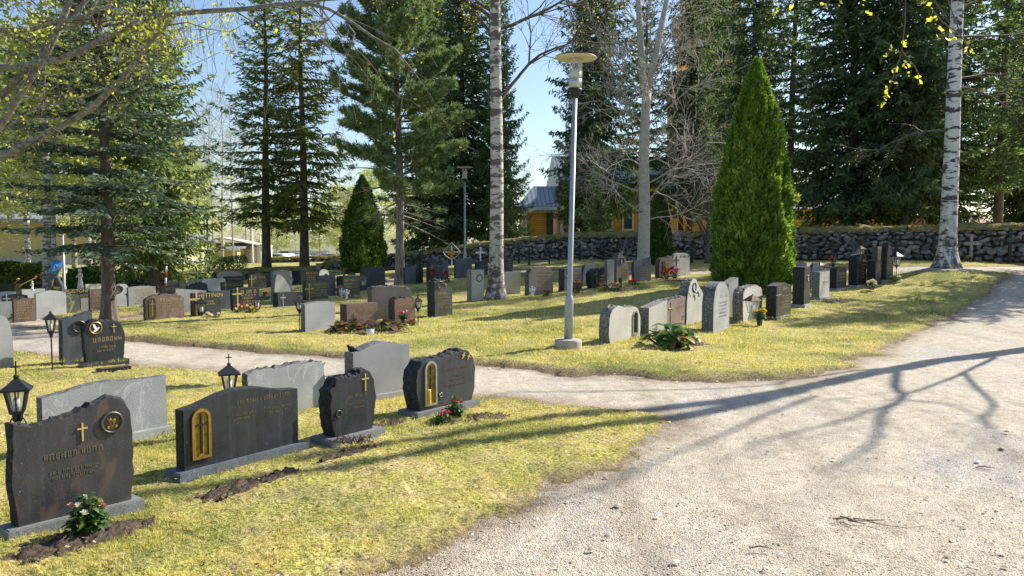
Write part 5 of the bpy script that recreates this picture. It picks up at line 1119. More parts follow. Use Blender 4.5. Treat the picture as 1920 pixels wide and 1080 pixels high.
pole(474, 72, 432, .07, 'white flagpole nearer the gatehouse front', 'white'); pole(489, 74, 440, .06, 'second white flagpole beside the dark spruce trunk', 'white')
x, y, z = at(308, 30); r = empty('marker_pole', (x, y, z), 0, 'short red and white striped pole leaning among the left stones', 'marker pole'); r.rotation_euler = (0, R(4), 0)
for i in range(5): mb = MB(); mb.lathe((0, 0, .22*i), [(.035, 0), (.035, .22)], 8); mb.build('band', M['p_red' if i % 2 else 'white'], r, True)
x, y, z = at(491, 58); r = empty('meter_box', (x, y, z), 0, 'small white box on a post beside the dark spruce trunk', 'meter box'); mb = MB(); mb.tube([(0, 0, -.05), (0, 0, 1.0)], .04, 6); mb.build('post', M['white'], r); mb = MB(); mb.box((0, 0, 1.2), (.35, .25, .5)); mb.build('box', M['white'], r)
# white arched trellis
x, y, z = at(330, 55); r = empty('arch_frame', (x, y, z), 0, 'white metal arch with vertical bars beyond the bluish spruce branches', 'metal arch'); mb = MB()
top = .95; mb.tube([(-.5, 0, 0)]+[(-.5*cos(pi*k/14), 0, top+.75*sin(pi*k/14)) for k in range(15)]+[(.5, 0, 0)], .035, 6); mb.build('frame', M['white'], r, True)
for i in range(5): xx = -.32+.16*i; mb = MB(); mb.tube([(xx, 0, top), (xx, 0, top+.75*sqrt(max(0, 1-(xx/.5)**2)))], .016, 5); mb.build('bar', M['white'], r)
mb = MB(); mb.tube([(-.5, 0, top), (.5, 0, top)], .02, 5); mb.build('rail', M['white'], r)

# ------------------------------------------------------------------ grave crosses by the wall
CR = [(788, 497, 473, 'iron', 0), (836, 493, 470, 'iron', 0), (877, 490, 466, 'iron', 0), (901, 492, 463, 'white', 0), (973, 495, 468, 'iron', 0), (992, 498, 464, 'iron', 0), (1030, 496, 464, 'iron', 0), (1048, 490, 466, 'iron', 0), (1087, 489, 459, 'iron', 1),
      (1131, 488, 458, 'iron', 1), (1157, 488, 456, 'iron', 0), (1175, 486, 441, 'bluegrey', 0), (1297, 491, 452, 'iron', 1), (1516, 487, 451, 'iron', 1), (1561, 489, 449, 'iron', 0), (1599, 487, 440, 'bluegrey', 0), (1621, 485, 441, 'iron', 1),
      (1679, 488, 446, 'iron', 0), (1750, 480, 440, 'iron', 0), (1762, 479, 440, 'iron', 1), (1820, 483, 440, 'grey', 0), (1892, 480, 428, 'iron', 1)]
def Gw(px, py):                          # ground point kept on the near side of the long wall
    g_ = G(px, py); dw = float(np.interp(px, [722, 800, 880, 1000, 1100, 1300, 1500, 1700, 1920], [43.5, 42, 41, 39, 38, 35, 31.5, 29.5, 28]))-1.1
    return wp(px, 500, dw) if (px > 722 and g_[1] > dw) else g_
for i, (x, yb, yt, m, k) in enumerate(CR):
    g0 = Gw(x, yb)
    H = (ray(960, yt)[2]/ray(960, yt)[1])*g0[1]+CAMZ-g0[2]; H = max(.5, H)
    col = {'iron': 'black iron', 'white': 'white painted', 'bluegrey': 'grey wooden', 'grey': 'pale grey wooden'}[m]
    r = empty('grave_cross', g0, random.uniform(-.25, .25), '%s grave cross, %s from the left along the stone wall' % (col, ord_[i]), 'grave cross', 'grave crosses in front of the stone wall')
    mb = MB(); w = .10 if k else .075; mb.box((0, 0, H/2-.05), (w, .05, H+.1)); mb.build('upright', M[m], r); mb = MB(); a = H*.29; zc = H*.66
    mb.box((0, -.001, zc), (a*2, .046, w)); mb.build('crossbar', M[m], r)
    if k: mb = MB(); mb.box((0, -.032, zc), (.26, .015, .14)); mb.build('nameplate', M['blackblue'], r)
x, y, z = wp(847, 500, 36); r = empty('ornate_cross', (x, y, z), 0, 'lacy wrought iron cross with brown plate at the wall', 'grave cross'); mb = MB(); mb.tube([(0, 0, -.05), (0, 0, 1.0)], .025, 6)
for s in (-1, 1): mb.tube([(0, 0, .7), (s*.3, 0, .7)], .02, 5); mb.tube([(s*.28, 0, .55), (s*.38, 0, .7), (s*.28, 0, .85), (s*.1, 0, 1.02), (0, 0, 1.12)], .018, 5)
mb.tube([(-.28, 0, .55), (-.1, 0, .42), (.1, 0, .42), (.28, 0, .55)], .018, 5); mb.build('ironwork', M['pale'], r)
mb = MB(); mb.box((0, -.03, .68), (.30, .02, .18)); mb.box((0, -.03, .48), (.12, .02, .25)); mb.build('plate', M['bronze'], r)

# ------------------------------------------------------------------ grave lanterns
def lantern(px, ybase, ytop, label, body=.13, bh=.2, hook=False, col='iron', d=None, cross_=False, short=False, gl='glass', roofm=None, z0=None):
    g0 = G(px, ybase) if d is None else np.array(at(px, d)); H = (ray(960, ytop)[2]/ray(960, ytop)[1])*g0[1]+CAMZ-g0[2]
    if z0 is not None: g0 = g0.copy(); g0[2] += z0; H -= z0
    r = empty('grave_lantern', g0, .4, label, 'grave lantern', 'grave lanterns'); hs = max(.0, H-bh*1.9); b = body/2
    if not short:
        mb = MB(); mb.tube([(0, 0, -.06), (0, 0, hs)], .009, 6)
        mb.lathe((0, 0, hs-.02), [(.012, -.05), (.03, 0), (b*.7, .02)], 8)
        if cross_:
            for s in (-1, 1): mb.tube([(0, 0, hs-.12), (s*.03, 0, hs-.10), (s*.045, 0, hs-.06), (s*.03, 0, hs-.03), (s*.015, 0, hs-.05)], .006, 5); mb.tube([(0, 0, hs-.12), (0, s*.03, hs-.10), (0, s*.045, hs-.06)], .006, 5)
        mb.build('stake', M[col], r)
    else: hs = 0
    t, q = b*1.25, b*.72; mb = MB()
    for sx, sy in ((-1, -1), (1, -1), (1, 1), (-1, 1)): mb.tube([(sx*q, sy*q, hs+.01), (sx*t, sy*t, hs+bh)], .008, 5)
    for z, e in ((hs+.008, q), (hs+bh, t)):
        for k in range(4): c = [(-1, -1), (1, -1), (1, 1), (-1, 1)]; a, d_ = c[k], c[(k+1) % 4]; mb.tube([(a[0]*e, a[1]*e, z), (d_[0]*e, d_[1]*e, z)], .009, 5)
    for sx, sy in ((0, -1), (0, 1), (1, 0), (-1, 0)): mb.tube([(sx*q, sy*q, hs+.01), (sx*t, sy*t, hs+bh)], .0045, 4)
    mb.box((0, 0, hs+.004), (q*2, q*2, .012)); fr = mb.build('housing', M[col], r)
    mb = MB(); q *= .96; t *= .96; mb.add([(-q, -q, hs+.012), (q, -q, hs+.012), (q, q, hs+.012), (-q, q, hs+.012), (-t, -t, hs+bh), (t, -t, hs+bh), (t, t, hs+bh), (-t, t, hs+bh)], [(0, 1, 5, 4), (1, 2, 6, 5), (2, 3, 7, 6), (3, 0, 4, 7)]); mb.build('pane', M[gl], fr)
    mb = MB(); mb.lathe((0, 0, hs+.012), [(b*.5, 0), (b*.5, bh*.55), (.008, bh*.56), (0, bh*.62)], 10); mb.build('candle', M['waxw'], r, True)
    mb = MB(); e = b*1.75; z = hs+bh+.005; mb.add([(-e, -e, z), (e, -e, z), (e, e, z), (-e, e, z), (-b*.3, -b*.3, z+bh*.42), (b*.3, -b*.3, z+bh*.42), (b*.3, b*.3, z+bh*.42), (-b*.3, b*.3, z+bh*.42)], [(3, 2, 1, 0), (0, 1, 5, 4), (1, 2, 6, 5), (2, 3, 7, 6), (3, 0, 4, 7), (4, 5, 6, 7)])
    mb.box((0, 0, z-.004), (e*2.04, e*2.04, .012)); mb.lathe((0, 0, z+bh*.42), [(.012, 0), (.018, .015), (0, .03)], 8)
    rf = mb.build('roof', M[roofm or col], r)
    if cross_: mb = MB(); mb.box((0, 0, z+bh*.42+.06), (.008, .008, .09)); mb.box((0, 0, z+bh*.42+.07), (.05, .007, .008)); mb.build('cross', M[col], rf)
    if hook: mb = MB(); mb.tube([(.0, 0, -.05), (0, 0, H+.02), (.03, 0, H+.09), (.09, 0, H+.1), (.11, 0, H+.03)], .005, 5); mb.build('hook', M[col], r)
    return r
lantern(22, 1010, 690, 'large black lantern on a curled iron stake at the left edge', .088, .145, cross_=True, d=4.75)
lantern(425, 790, 670, 'black lantern with small cross standing behind the wide black stone', .10, .16, cross_=True, d=6.9)
lantern(98, 690, 576, 'dark six sided lantern on a thin rod left of the ringed slab', .085, .17)
lantern(562, 622, 552, 'black lantern on a thin stake left of the plain light grey slab', .11, .15, True)
lantern(1410, 608, 543, 'white lantern with rusty roof beside the yellow flowers', .15, .24, False, 'white', roofm='rust')
lantern(784, 606, 552, 'small black glass lantern hung on a hook right of the bouquet', 0.094, 0.150, True)
lantern(244, 576, 540, 'lantern with clear panes on a stake before the pale text stone', 0.122, 0.188)
lantern(378, 594, 552, 'black lantern at the corner of the dark stone with tall gold cross', 0.144, 0.210, d=None)
lantern(483, 584, 545, 'black lantern at the right end of the black arched stone', 0.130, 0.225)
lantern(547, 545, 510, 'black lantern in the back row beside the tall pale gravestone', 0.122, 0.195)
lantern(576, 560, 520, 'old lantern before the greenish dark gravestone', 0.144, 0.225)
lantern(638, 558, 527, 'rusty lantern at the left of the green black stone', 0.122, 0.225, col='rust')
lantern(681, 552, 510, 'brown house shaped lantern before the large square black slab', 0.158, 0.225, col='rust')
lantern(66, 592, 560, 'dark lantern between the small brown and the marbled stones', 0.108, 0.188)
lantern(659, 548, 505, 'black roofed lantern right of the child angel', 0.144, 0.195, d=27)
lantern(1529, 560, 513, 'black lantern leaning out beside the short pale stone', 0.144, 0.225, True, d=21.5)
lantern(1680, 527, 465, 'black covered lantern on a tall stake at the end of the right row', .15, .26)
lantern(1511, 532, 487, 'dark lantern roof showing over the tall pillar', 0.216, 0.225, d=24)
lantern(1538, 532, 489, 'small dark lantern on the grey arched slab', 0.144, 0.188, d=24.5)
lantern(1264, 520, 492, 'dark lantern between the door stone and the pale relief stone', 0.144, 0.225)
lantern(1166, 490, 458, 'grey lantern hanging among the crosses by the wall', 0.144, 0.225, d=33)
lantern(1613, 500, 455, 'copper coloured lantern topping the glossy black stone', .14, .22, col='rust', d=24)
lantern(298, 560, 540, 'tiny orange lantern before the brown arched gravestone', 0.115, 0.150, col='bronze')

# ------------------------------------------------------------------ plants
def leaf_blade(p, d, L, Wd, n=5, cup=.25, bend=.5):
    p = np.array(p, float); d = np.array(d, float); d /= np.linalg.norm(d); s = np.cross(d, [0, 0, 1]); s /= np.linalg.norm(s)+1e-9; V = []
    for i in range(n):
        t = i/(n-1); w = Wd*.5*sin(pi*min(1, .06+t*.9))**.7; c = p+d*L*t; c[2] -= bend*L*t*t; up = np.cross(s, d)
        for k in (-1, 0, 1): V.append(c+s*w*k+up*(cup*w*abs(k)))
    return V, [(i*3+k, i*3+k+1, (i+1)*3+k+1, (i+1)*3+k) for i in range(n-1) for k in range(2)]
def leafy(name, label, cat, c, R_, H, nl, ll, lw, lm, flowers=(), stalk=.5, seed=1, pot=None, group=None, stems=True):
    c = np.array(c, float); c[2] -= .03 if c[1] < 11 else 0
    g = np.random.default_rng(seed); r = empty(name, c, 0, label, cat, group); V = []; Fc = []; rn = []; z0 = 0
    if pot:
        mb = MB(); mb.lathe((0, 0, 0), [(pot[0]*.72, -.01), (pot[0], pot[1]), (pot[0]*.9, pot[1]), (pot[0]*.85, pot[1]*.9), (0, pot[1]*.9)], 16); mb.build('pot', M[pot[2]], r, True); z0 = pot[1]*.9
    mb = MB(); off = 0
    for i in range(nl):
        a = g.random()*2*pi; q = g.random()**.6; base = np.array([cos(a)*q*R_*.35, sin(a)*q*R_*.35, z0]); hh = H*stalk*g.uniform(.4, 1.3)*(1.1-q*.7)
        p = base+np.array([cos(a)*q*R_*.35, sin(a)*q*R_*.35, hh]); d = [cos(a)+g.normal()*.3, sin(a)+g.normal()*.3, g.uniform(.1, 1.1)]
        v, f = leaf_blade(p, d, ll*g.uniform(.6, 1.15), lw*g.uniform(.7, 1.15), 5, .3, g.uniform(.2, .8)); V += v; Fc += [tuple(k+off for k in ff) for ff in f]; off += len(v); rn += [g.random()]*len(f)
        if i % 2 == 0: mb.tube([tuple(base), tuple((base+p)/2+[0, 0, .01]), tuple(p)], .004 if ll < .1 else .008, 4)
    mb.build('stems', M['leaf_d'], r); link('leaves', arr_mesh('leaves', np.array(V), np.array(Fc), rn), M[lm], r)
    for fm, n, fr in flowers:
        V = []; Fc = []; off = 0
        for i in range(n):
            a = g.random()*2*pi; q = g.random()**.5; cpt = np.array([cos(a)*q*R_*.8, sin(a)*q*R_*.8, z0+H*g.uniform(.65, 1.08)*(1-.3*q)])
            for j in range(11):
                b = j*2.4; e = .2+j*.12; d = np.array([cos(b)*cos(e), sin(b)*cos(e), sin(e)]); v, f = leaf_blade(cpt, d, fr, fr*.9, 3, .5, -.1); V += v; Fc += [tuple(k+off for k in ff) for ff in f]; off += len(v)
        link('blossoms', arr_mesh('blossoms', np.array(V), np.array(Fc), np.random.default_rng(2).random(len(Fc))), M[fm], r)
    return r
FB = 'flower plantings before the gravestones'
leafy('rose_bush', 'small bush with pale pink and white blooms before the nearest stone', 'flowers', G(165, 993), .13, .22, 190, .055, .032, 'leaf_d', [('p_rose', 5, .026), ('p_white', 3, .028)], .85, 1, group=FB)
leafy('flower_bush', 'bright pink carnations before the heart shaped stone with birds', 'flowers', G(828, 788), .13, .13, 160, .05, .012, 'leaf_d', [('p_pink', 4, .026)], .75, 2, group=FB)
leafy('flower_bush', 'red flowered little bush beside the pink carnations', 'flowers', G(853, 780), .12, .22, 130, .045, .025, 'leaf_d', [('p_red', 8, .018)], .85, 3, group=FB)
leafy('bergenia', 'big glossy leaved plant before the pinkish brown stone at right', 'plant', G(1258, 652), .46, .36, 80, .25, .17, 'leaf_b', [], .75, 4)
leafy('bergenia', 'bronze leaved plant left of the white flower pot', 'plant', G(652, 625), .38, .30, 50, .23, .15, 'leaf_r', [], .6, 5)
leafy('bergenia', 'bronze leaved plant right of the white flower pot', 'plant', G(718, 622), .38, .30, 46, .23, .15, 'leaf_r', [], .6, 6)
leafy('potted_pansy', 'purple pansy in a white pot between the bronze leaved plants', 'potted plant', G(694, 630), .09, .12, 40, .05, .03, 'leaf_d', [('p_pur', 3, .03), ('p_yel', 1, .02)], .5, 7, pot=(.075, .13, 'pot'))
leafy('bouquet', 'pink and purple bouquet in a dark vase before the rough red stone', 'flowers', G(757, 612), .15, .20, 110, .07, .02, 'leaf_d', [('p_pink', 7, .03), ('p_pur', 3, .028), ('p_white', 3, .025)], .7, 8, pot=(.05, .14, 'greenpot'))
leafy('flower_bush', 'small red begonias right of the bouquet', 'flowers', G(773, 612), .14, .15, 60, .06, .04, 'leaf_d', [('p_red', 5, .03)], .6, 9, group=FB)
leafy('yellow_flowers', 'bunch of bright yellow chrysanthemums under the white lantern', 'flowers', G(1424, 610), .16, .22, 110, .06, .03, 'leaf_d', [('p_yel', 16, .04)], .8, 10, pot=(.06, .12, 'greenpot'))
for i, (px, py, rr, hh, fl, lb) in enumerate([(1026, 557, .2, .22, [('p_red', 5, .04)], 'red flowers before the brownish pink gravestone'), (1082, 551, .28, .36, [('p_red', 5, .045), ('p_or', 5, .045), ('p_yel', 3, .04)], 'tall mixed red and orange flowers right of the lamp post'),
        (1137, 546, .28, .26, [('p_rose', 12, .04)], 'pale pink cyclamens, left clump before the black heart stone'), (1155, 546, .24, .24, [('p_rose', 10, .04), ('p_pink', 4, .04)], 'pale pink cyclamens, right clump by the leaf shaped stone'), (1188, 535, .26, .17, [('p_pink', 12, .045)], 'bright pink flowers before the slanted blue grey stone'),
        (1248, 523, .25, .3, [('p_red', 8, .06)], 'deep red begonias, left clump before the brown door stone'), (1266, 522, .25, .28, [('p_pink', 8, .05)], 'pink begonias between the two red clumps at the relief stone'), (1634, 543, .24, .26, [('p_white', 9, .06)], 'white round blooms on the lawn before the dark square stone'),
        (1679, 527, .2, .16, [('p_white', 7, .05)], 'white blooms at the foot of the last stone in the right row'), (812, 533, .22, .5, [('p_red', 6, .07)], 'red roses on top of the grey green gravestone row, left bunch'), (838, 531, .26, .42, [('p_red', 9, .06)], 'red and pink roses, right bunch behind the slanting shoulder'),
        (452, 588, .3, .2, [('p_red', 5, .05), ('p_white', 4, .05)], 'red and white roses before the black arched gravestone'), (474, 588, .25, .16, [('p_yel', 5, .05), ('p_pur', 3, .05)], 'yellow pansies right of the red and white roses'), (400, 597, .35, .10, [('p_white', 8, .05), ('p_pur', 5, .04)], 'white and violet pansies in a strip before the dark rectangular stone'),
        (34, 598, .3, .12, [('p_yel', 5, .05)], 'yellow green tuft before the small brown gravestone'), (497, 563, .3, .2, [('p_pink', 6, .05)], 'purple flowers beside the small back path'), (148, 570, .2, .3, [('p_pur', 5, .06)], 'violet flowers behind the marbled stone'), (1498, 0, 0, 0, [], ''),
        (276, 577, .3, .16, [], 'low green tuft before the pale text stone'), (660, 561, .5, .18, [], 'low brownish bushes before the green black stone'), (1562, 500, .35, .28, [('p_or', 5, .06)], 'orange blooms at the wall between two crosses'), (1748, 487, .4, .22, [('p_yel', 3, .06)], 'green clump at the foot of a cross near the right birch'), (1817, 486, .25, .2, [('p_yel', 3, .06)], 'yellow flowers under the pale grey cross'), (1606, 482, .25, .25, [('p_or', 4, .06)], 'orange flowers on top of the glossy stone row')]):
    if rr == 0: continue
    leafy('flower_bush', lb, 'flowers', Gw(px, py), rr*.8, hh, 60, .08, .035, 'leaf_d' if fl else 'leaf_r', fl, .7, 20+i, group=FB)
# soil beds
def bed(px, py, rx, ry, label, yaw=50, seed=1):
    c = G(px, py); g = np.random.default_rng(seed); n = 26; V = []; Fc = []
    n = 44; u = np.linspace(-1, 1, n); U, Wv = np.meshgrid(u, u, indexing='ij'); rr = np.hypot(U, Wv)*(1+.5*vn(U*3+seed, Wv*3)+.35*vn2(U*9, Wv*9+seed)); y = R(yaw)
    X = c[0]+U*rx*cos(y)-Wv*ry*sin(y); Y = c[1]+U*rx*sin(y)+Wv*ry*cos(y); Z = terr(X, Y)-.05+.05*(poly_sd(X, Y, mid_poly) > .05)*np.clip((5.5-X)/2.5, 0, 1)+.04*np.clip(1-rr**4, -.9, 1)+.03*vn(X*22, Y*22)+.035*vn2(X*9, Y*9)+.010*g.normal(size=X.shape)
    idx_ = np.arange(n*n).reshape(n, n); q = np.stack([idx_[:-1, :-1], idx_[1:, :-1], idx_[1:, 1:], idx_[:-1, 1:]], -1).reshape(-1, 4); k = (rr.ravel()[q] < 1.12).all(1)
    V = np.stack([X, Y, Z], -1).reshape(-1, 3)-c; V, q = compact(V, q[k]); root = empty('soil_bed', c, 0, label, 'soil bed', 'bare soil beds at the graves')
    link('soil', arr_mesh('soil', V, q), M['soil'], root)
bed(150, 1000, .42, .16, 'dark soil bed round the rose bush before the nearest stone', 48, 1); bed(470, 900, .40, .10, 'dark soil strip before the wide black gravestone', 54, 2); bed(660, 843, .3, .09, 'small soil patch with dead twigs before the smaller black stone', 52, 3)
bed(885, 782, .42, .16, 'soil patch right of the pink carnations', 40, 4); bed(735, 790, .3, .12, 'soil patch between the two black heart shaped stones', 40, 9); bed(1290, 650, .48, .24, 'soil round the big glossy leaved plant', 40, 5); bed(1573, 562, .6, .25, 'soil mound right of the short pale stone', 30, 6); 
bed(1170, 546, .6, .2, 'soil strip under the pale pink cyclamens', 30, 10); bed(700, 628, .8, .2, 'soil under the bronze leaved plants', 20, 11); bed(1270, 526, .6, .25, 'soil under the red begonias', 30, 13)
# dry twigs at stone three, twig on the road
def twigs(label, c, n, L, seed, name='dry_twigs', flat=.4, m='twig'):
    r = empty(name, c, 0, label, 'twigs'); rg = random.Random(seed)
    for i in range(n):
        mb = MB(); a = rg.random()*6.28; x, y = rg.gauss(0, L*.6), rg.gauss(0, L*.3); pts = [(x, y, .015)]
        for k in range(4): a += rg.gauss(0, .5); x += cos(a)*L/4; y += sin(a)*L/4; pts.append((x, y, .015+abs(rg.gauss(0, flat*L*.5))))
        mb.tube(pts, [.004, .0035, .003, .002, .001], 4); mb.build('twig', M[m], r)
twigs('heap of dead twigs on the plinth of the smaller black stone', G(665, 833), 34, .15, 3)
g0 = G(1650, 970); r = empty('fallen_twig', g0, 0, 'thin brown broken twig lying on the gravel road', 'twig')
P = [G(x, y)-g0+[0, 0, -.035] for x, y in [(1562, 962), (1585, 960), (1600, 966), (1625, 966), (1660, 974), (1700, 979), (1735, 975)]]; mb = MB(); mb.tube(P, [.005, .006, .005, .003, .002, .0015, .001], 5); mb.build('stem', M['twig'], r)
for a, b_ in [((1575, 958), (1605, 968)), ((1590, 966), (1625, 976)), ((1600, 962), (1630, 968)), ((1568, 965), (1598, 960)), ((1625, 966), (1660, 968))]: mb = MB(); mb.tube([G(*a)-g0+[0, 0, -.032], G(*b_)-g0+[0, 0, -.022]], [.004, .002], 4); mb.build('side_twig', M['twig'], r)
for i, (x, y, lb) in enumerate([(1425, 1016, 'small reddish bark piece lying left on the gravel road'), (1845, 868, 'short dark stick near the pale round stone on the road'), (1350, 765, 'short twig lying where the tree shadow forks')]):
    g0 = G(x, y); mb = MB(); mb.tube([(-.06, 0, .01), (0, .01, .018), (.07, -.01, .01)], [.004, .005, .002], 5); o = mb.build('small_stick', M['rust' if i == 0 else 'twig'], None); o.location = g0-[0, 0, .045]; tag(o, lb, 'stick')
g0 = G(1832, 857); mb = MB(); mb.ball((0, 0, .006), .022, 0, (1, .8, .4), .1, 10, 6); o = mb.build('pale_stone', M['ceramic'], None, True); o.location = g0-[0, 0, .045]; tag(o, 'pale round flat stone lying on the road at right', 'stone')

# figurines
def figure(name, label, c, s, m, kind):
    r = empty(name, c, 0, label, 'figurine'); mb = MB()
    if kind == 'bird':
        mb.ball((0, 0, .035*s), .03*s, 0, (1.5, .8, 1), 0, 10, 6); mb.ball((-.035*s, 0, .065*s), .018*s, 0, (1, 1, 1), 0, 8, 6); mb.tube([(.02*s, 0, .03*s), (.075*s, 0, .02*s)], [.018*s, .004*s], 6); mb.tube([(-.045*s, 0, .066*s), (-.066*s, 0, .062*s)], [.006*s, .001*s], 5)
    else:
        mb.lathe((0, 0, 0), [(.055*s, 0), (.06*s, .02*s), (.045*s, .10*s), (.03*s, .2*s), (.038*s, .26*s), (.03*s, .3*s), (.012*s, .32*s)], 12); mb.ball((0, 0, .355*s), .036*s, 0, (1, 1, 1.15), 0, 10, 7)
        for q in (-1, 1): mb.tube([(q*.035*s, 0, .28*s), (q*.06*s, -.03*s, .22*s), (q*.015*s, -.06*s, .24*s)], [.014*s, .012*s, .009*s], 6)
        if kind == 'angel':
            for q in (-1, 1): mb.plate([(q*.01*s, .22*s), (q*.09*s, .36*s), (q*.11*s, .27*s), (q*.07*s, .15*s)], .03*s, .042*s)
        if kind == 'arms':
            for q in (-1, 1): mb.tube([(q*.03*s, 0, .27*s), (q*.09*s, 0, .33*s), (q*.12*s, 0, .43*s)], [.014*s, .011*s, .008*s], 6)
    mb.build('body', M[m], r, True)
def top_of(S, u, dz=0): return tuple(np.array(S['root'].matrix_basis @ Vector((u*S['w'], S['t']/2, S['h']+dz))))
S = b3; figure('bird_figure', 'tiny dark bird on the left shoulder of the smooth grey slab', top_of(S, .06, -.16*S['h']), 1.0, 'iron', 'bird')
figure('angel_figure', 'white standing figure at the foot of the brownish pink gravestone', G(998, 558), .75, 'ceramic', 'angel')
g0 = np.array(at(645, 26)); figure('cherub_figure', 'reddish brown child figure with raised arms on the green black stone', P3(645, 520, g0[1]), .8, 'rust', 'arms')
figure('angel_figure', 'white kneeling angel pair, left one, before the green black stone', G(641, 560), .75, 'ceramic', 'angel'); figure('angel_figure', 'white kneeling angel pair, right one, before the green black stone', G(650, 562), .75, 'ceramic', 'angel')
figure('urn_figure', 'small dark statue on a white base above the pale long slab', P3(151, 541, 26.5), 1.7, 'lichen', 'plain'); figure('white_rose_figure', 'white ornament on the pale flat slab at far left', P3(61, 546, 24), .8, 'ceramic', 'plain')
# dark flower box before the dove stone, oil candles etc
c = G(213, 690); c[2] -= .05; r = empty('flower_box', c, R(48), 'black empty flower box on the plinth of the dove stone', 'flower box'); mb = MB(); mb.box((0, 0, .03), (.36, .14, .06), 0, 0, 1.1); mb.build('trough', M['iron'], r); mb = MB(); mb.box((0, 0, .062), (.33, .115, .004)); mb.build('soil', M['soil'], r)
c = G(1163, 541); r = empty('grave_vase', c, 0, 'slim dark green vase before the leaf shaped stone', 'vase'); mb = MB(); mb.lathe((0, 0, 0), [(.035, -.02), (.045, .25), (.055, .28), (.04, .28), (.03, .05), (0, .05)], 14); mb.build('cup', M['greenpot'], r, True)
# hook on the ringed stone
S = r4; mb = MB(); X = .42*S['w']; Z = .80*S['h']; mb.tube([(X, -.02, Z-.1), (X+.05, -.04, Z-.12), (X+.09, -.04, Z-.09), (X+.14, -.04, Z-.13), (X+.15, -.04, Z-.19)], .012, 6); mb.build('hook', M['iron'], S['root'])
g0 = G(1286, 625); r = empty('iron_rod', g0, 0, 'thin iron shepherd hook before the pinkish brown stone', 'iron rod'); mb = MB(); mb.tube([(0, 0, -.05), (0, 0, .66), (.02, 0, .71), (.05, 0, .71), (.075, 0, .64)], .007, 6); mb.build('shaft', M['iron'], r)

# ------------------------------------------------------------------ buildings
M['yellow'] = simple('yellow_brick', (.50, .41, .22), .9, 0, .1, 3); M['plinthgrey'] = simple('grey_plinth', (.45, .45, .46), .9, 0, .1, 3); M['roofgrey'] = simple('grey_roof', (.20, .21, .24), .7, 0, .12, 3)
M['wintrim'] = simple('dark_window', (.05, .06, .07), .15, 0, .2, 2); M['bwhite'] = simple('white_trim', (.72, .72, .70), .6, 0, .04, 3); M['palebeige'] = simple('pale_beige_boards', (.50, .46, .36), .8, 0, .06, 3); M['redroof'] = simple('reddish_roof', (.35, .20, .15), .8, 0, .15, 5)
def siding():
    m, n, b, o = mat('ochre_boards'); v = tex(n); w = n.nodes.new('ShaderNodeTexWave'); w.bands_direction = 'Z'; w.inputs['Scale'].default_value = 2.2; w.inputs['Distortion'].default_value = 0; lk(n, v, w.inputs['Vector'])
    c = mix(n, ramp(n, noise(n, v, 2, 3), [(.3, (.60, .29, .035)), (.7, (.70, .36, .05))]), (.30, .13, .015), ramp(n, w.outputs[0], [(0, .9), (.18, 0)])); lk(n, c, b.inputs['Base Color']); b.inputs['Roughness'].default_value = .7; return m
M['ochre'] = siding()
def seam():
    m, n, b, o = mat('seamed_metal_roof'); v = tex(n); w = n.nodes.new('ShaderNodeTexWave'); w.bands_direction = 'X'; w.inputs['Scale'].default_value = .9; lk(n, v, w.inputs['Vector'])
    lk(n, ramp(n, w.outputs[0], [(0, (.10, .11, .13)), (.12, (.24, .26, .29)), (1, (.30, .32, .35))]), b.inputs['Base Color']); b.inputs['Roughness'].default_value = .45; b.inputs['Metallic'].default_value = .3; return m
M['seam'] = seam()
def gable(mb, cx, cy, z, w, d, h, ov=.4, m=0):   # ridge along x
    vs = [(cx-w/2-ov, cy-d/2-ov, z), (cx+w/2+ov, cy-d/2-ov, z), (cx+w/2+ov, cy+d/2+ov, z), (cx-w/2-ov, cy+d/2+ov, z), (cx-w/2-ov, cy, z+h), (cx+w/2+ov, cy, z+h)]
    mb.add(vs, [(0, 1, 5, 4), (2, 3, 4, 5), (0, 4, 3), (1, 2, 5), (3, 2, 1, 0)], m)
def building(name, label, cat, px0, px1, d, yeave, wallm, roofm, rooftop, plinth=True, depth=8, wins=(), yaw=0):
    x0, x1 = (px0-960)/F*d, (px1-960)/F*d; w = x1-x0; z = tz((x0+x1)/2, d)-.1; H = (ray(960, yeave)[2]/ray(960, yeave)[1])*d+CAMZ-z; RH = (ray(960, rooftop)[2]/ray(960, rooftop)[1])*(d+depth/2)+CAMZ-z-H
    r = empty(name, ((x0+x1)/2, d, z), yaw, label, cat); mb = MB(); mb.box((0, depth/2, H/2), (w, depth, H)); mb.build('wall', M[wallm], r)
    if plinth: mb = MB(); mb.box((0, depth/2, .25), (w+.06, depth+.06, .7)); mb.build('plinth', M['plinthgrey'], r)
    mb = MB(); gable(mb, 0, depth/2, H, w, depth, RH); mb.build('roof', M[roofm], r); mb = MB(); mb.box((0, -.42, H-.08), (w+.8, .05, .2)); mb.build('eaves_board', M['bwhite'], r)
    for (a, b_, ww, hh, mm) in wins:
        f = MB(); f.box((a*w, -.03, b_), (ww, .10, hh)); fo = f.build('window', M['bwhite'], r); f = MB(); f.box((a*w, -.085, b_), (ww-.16, .02, hh-.16)); f.build('pane', M[mm], fo)
    return r, w, H, z
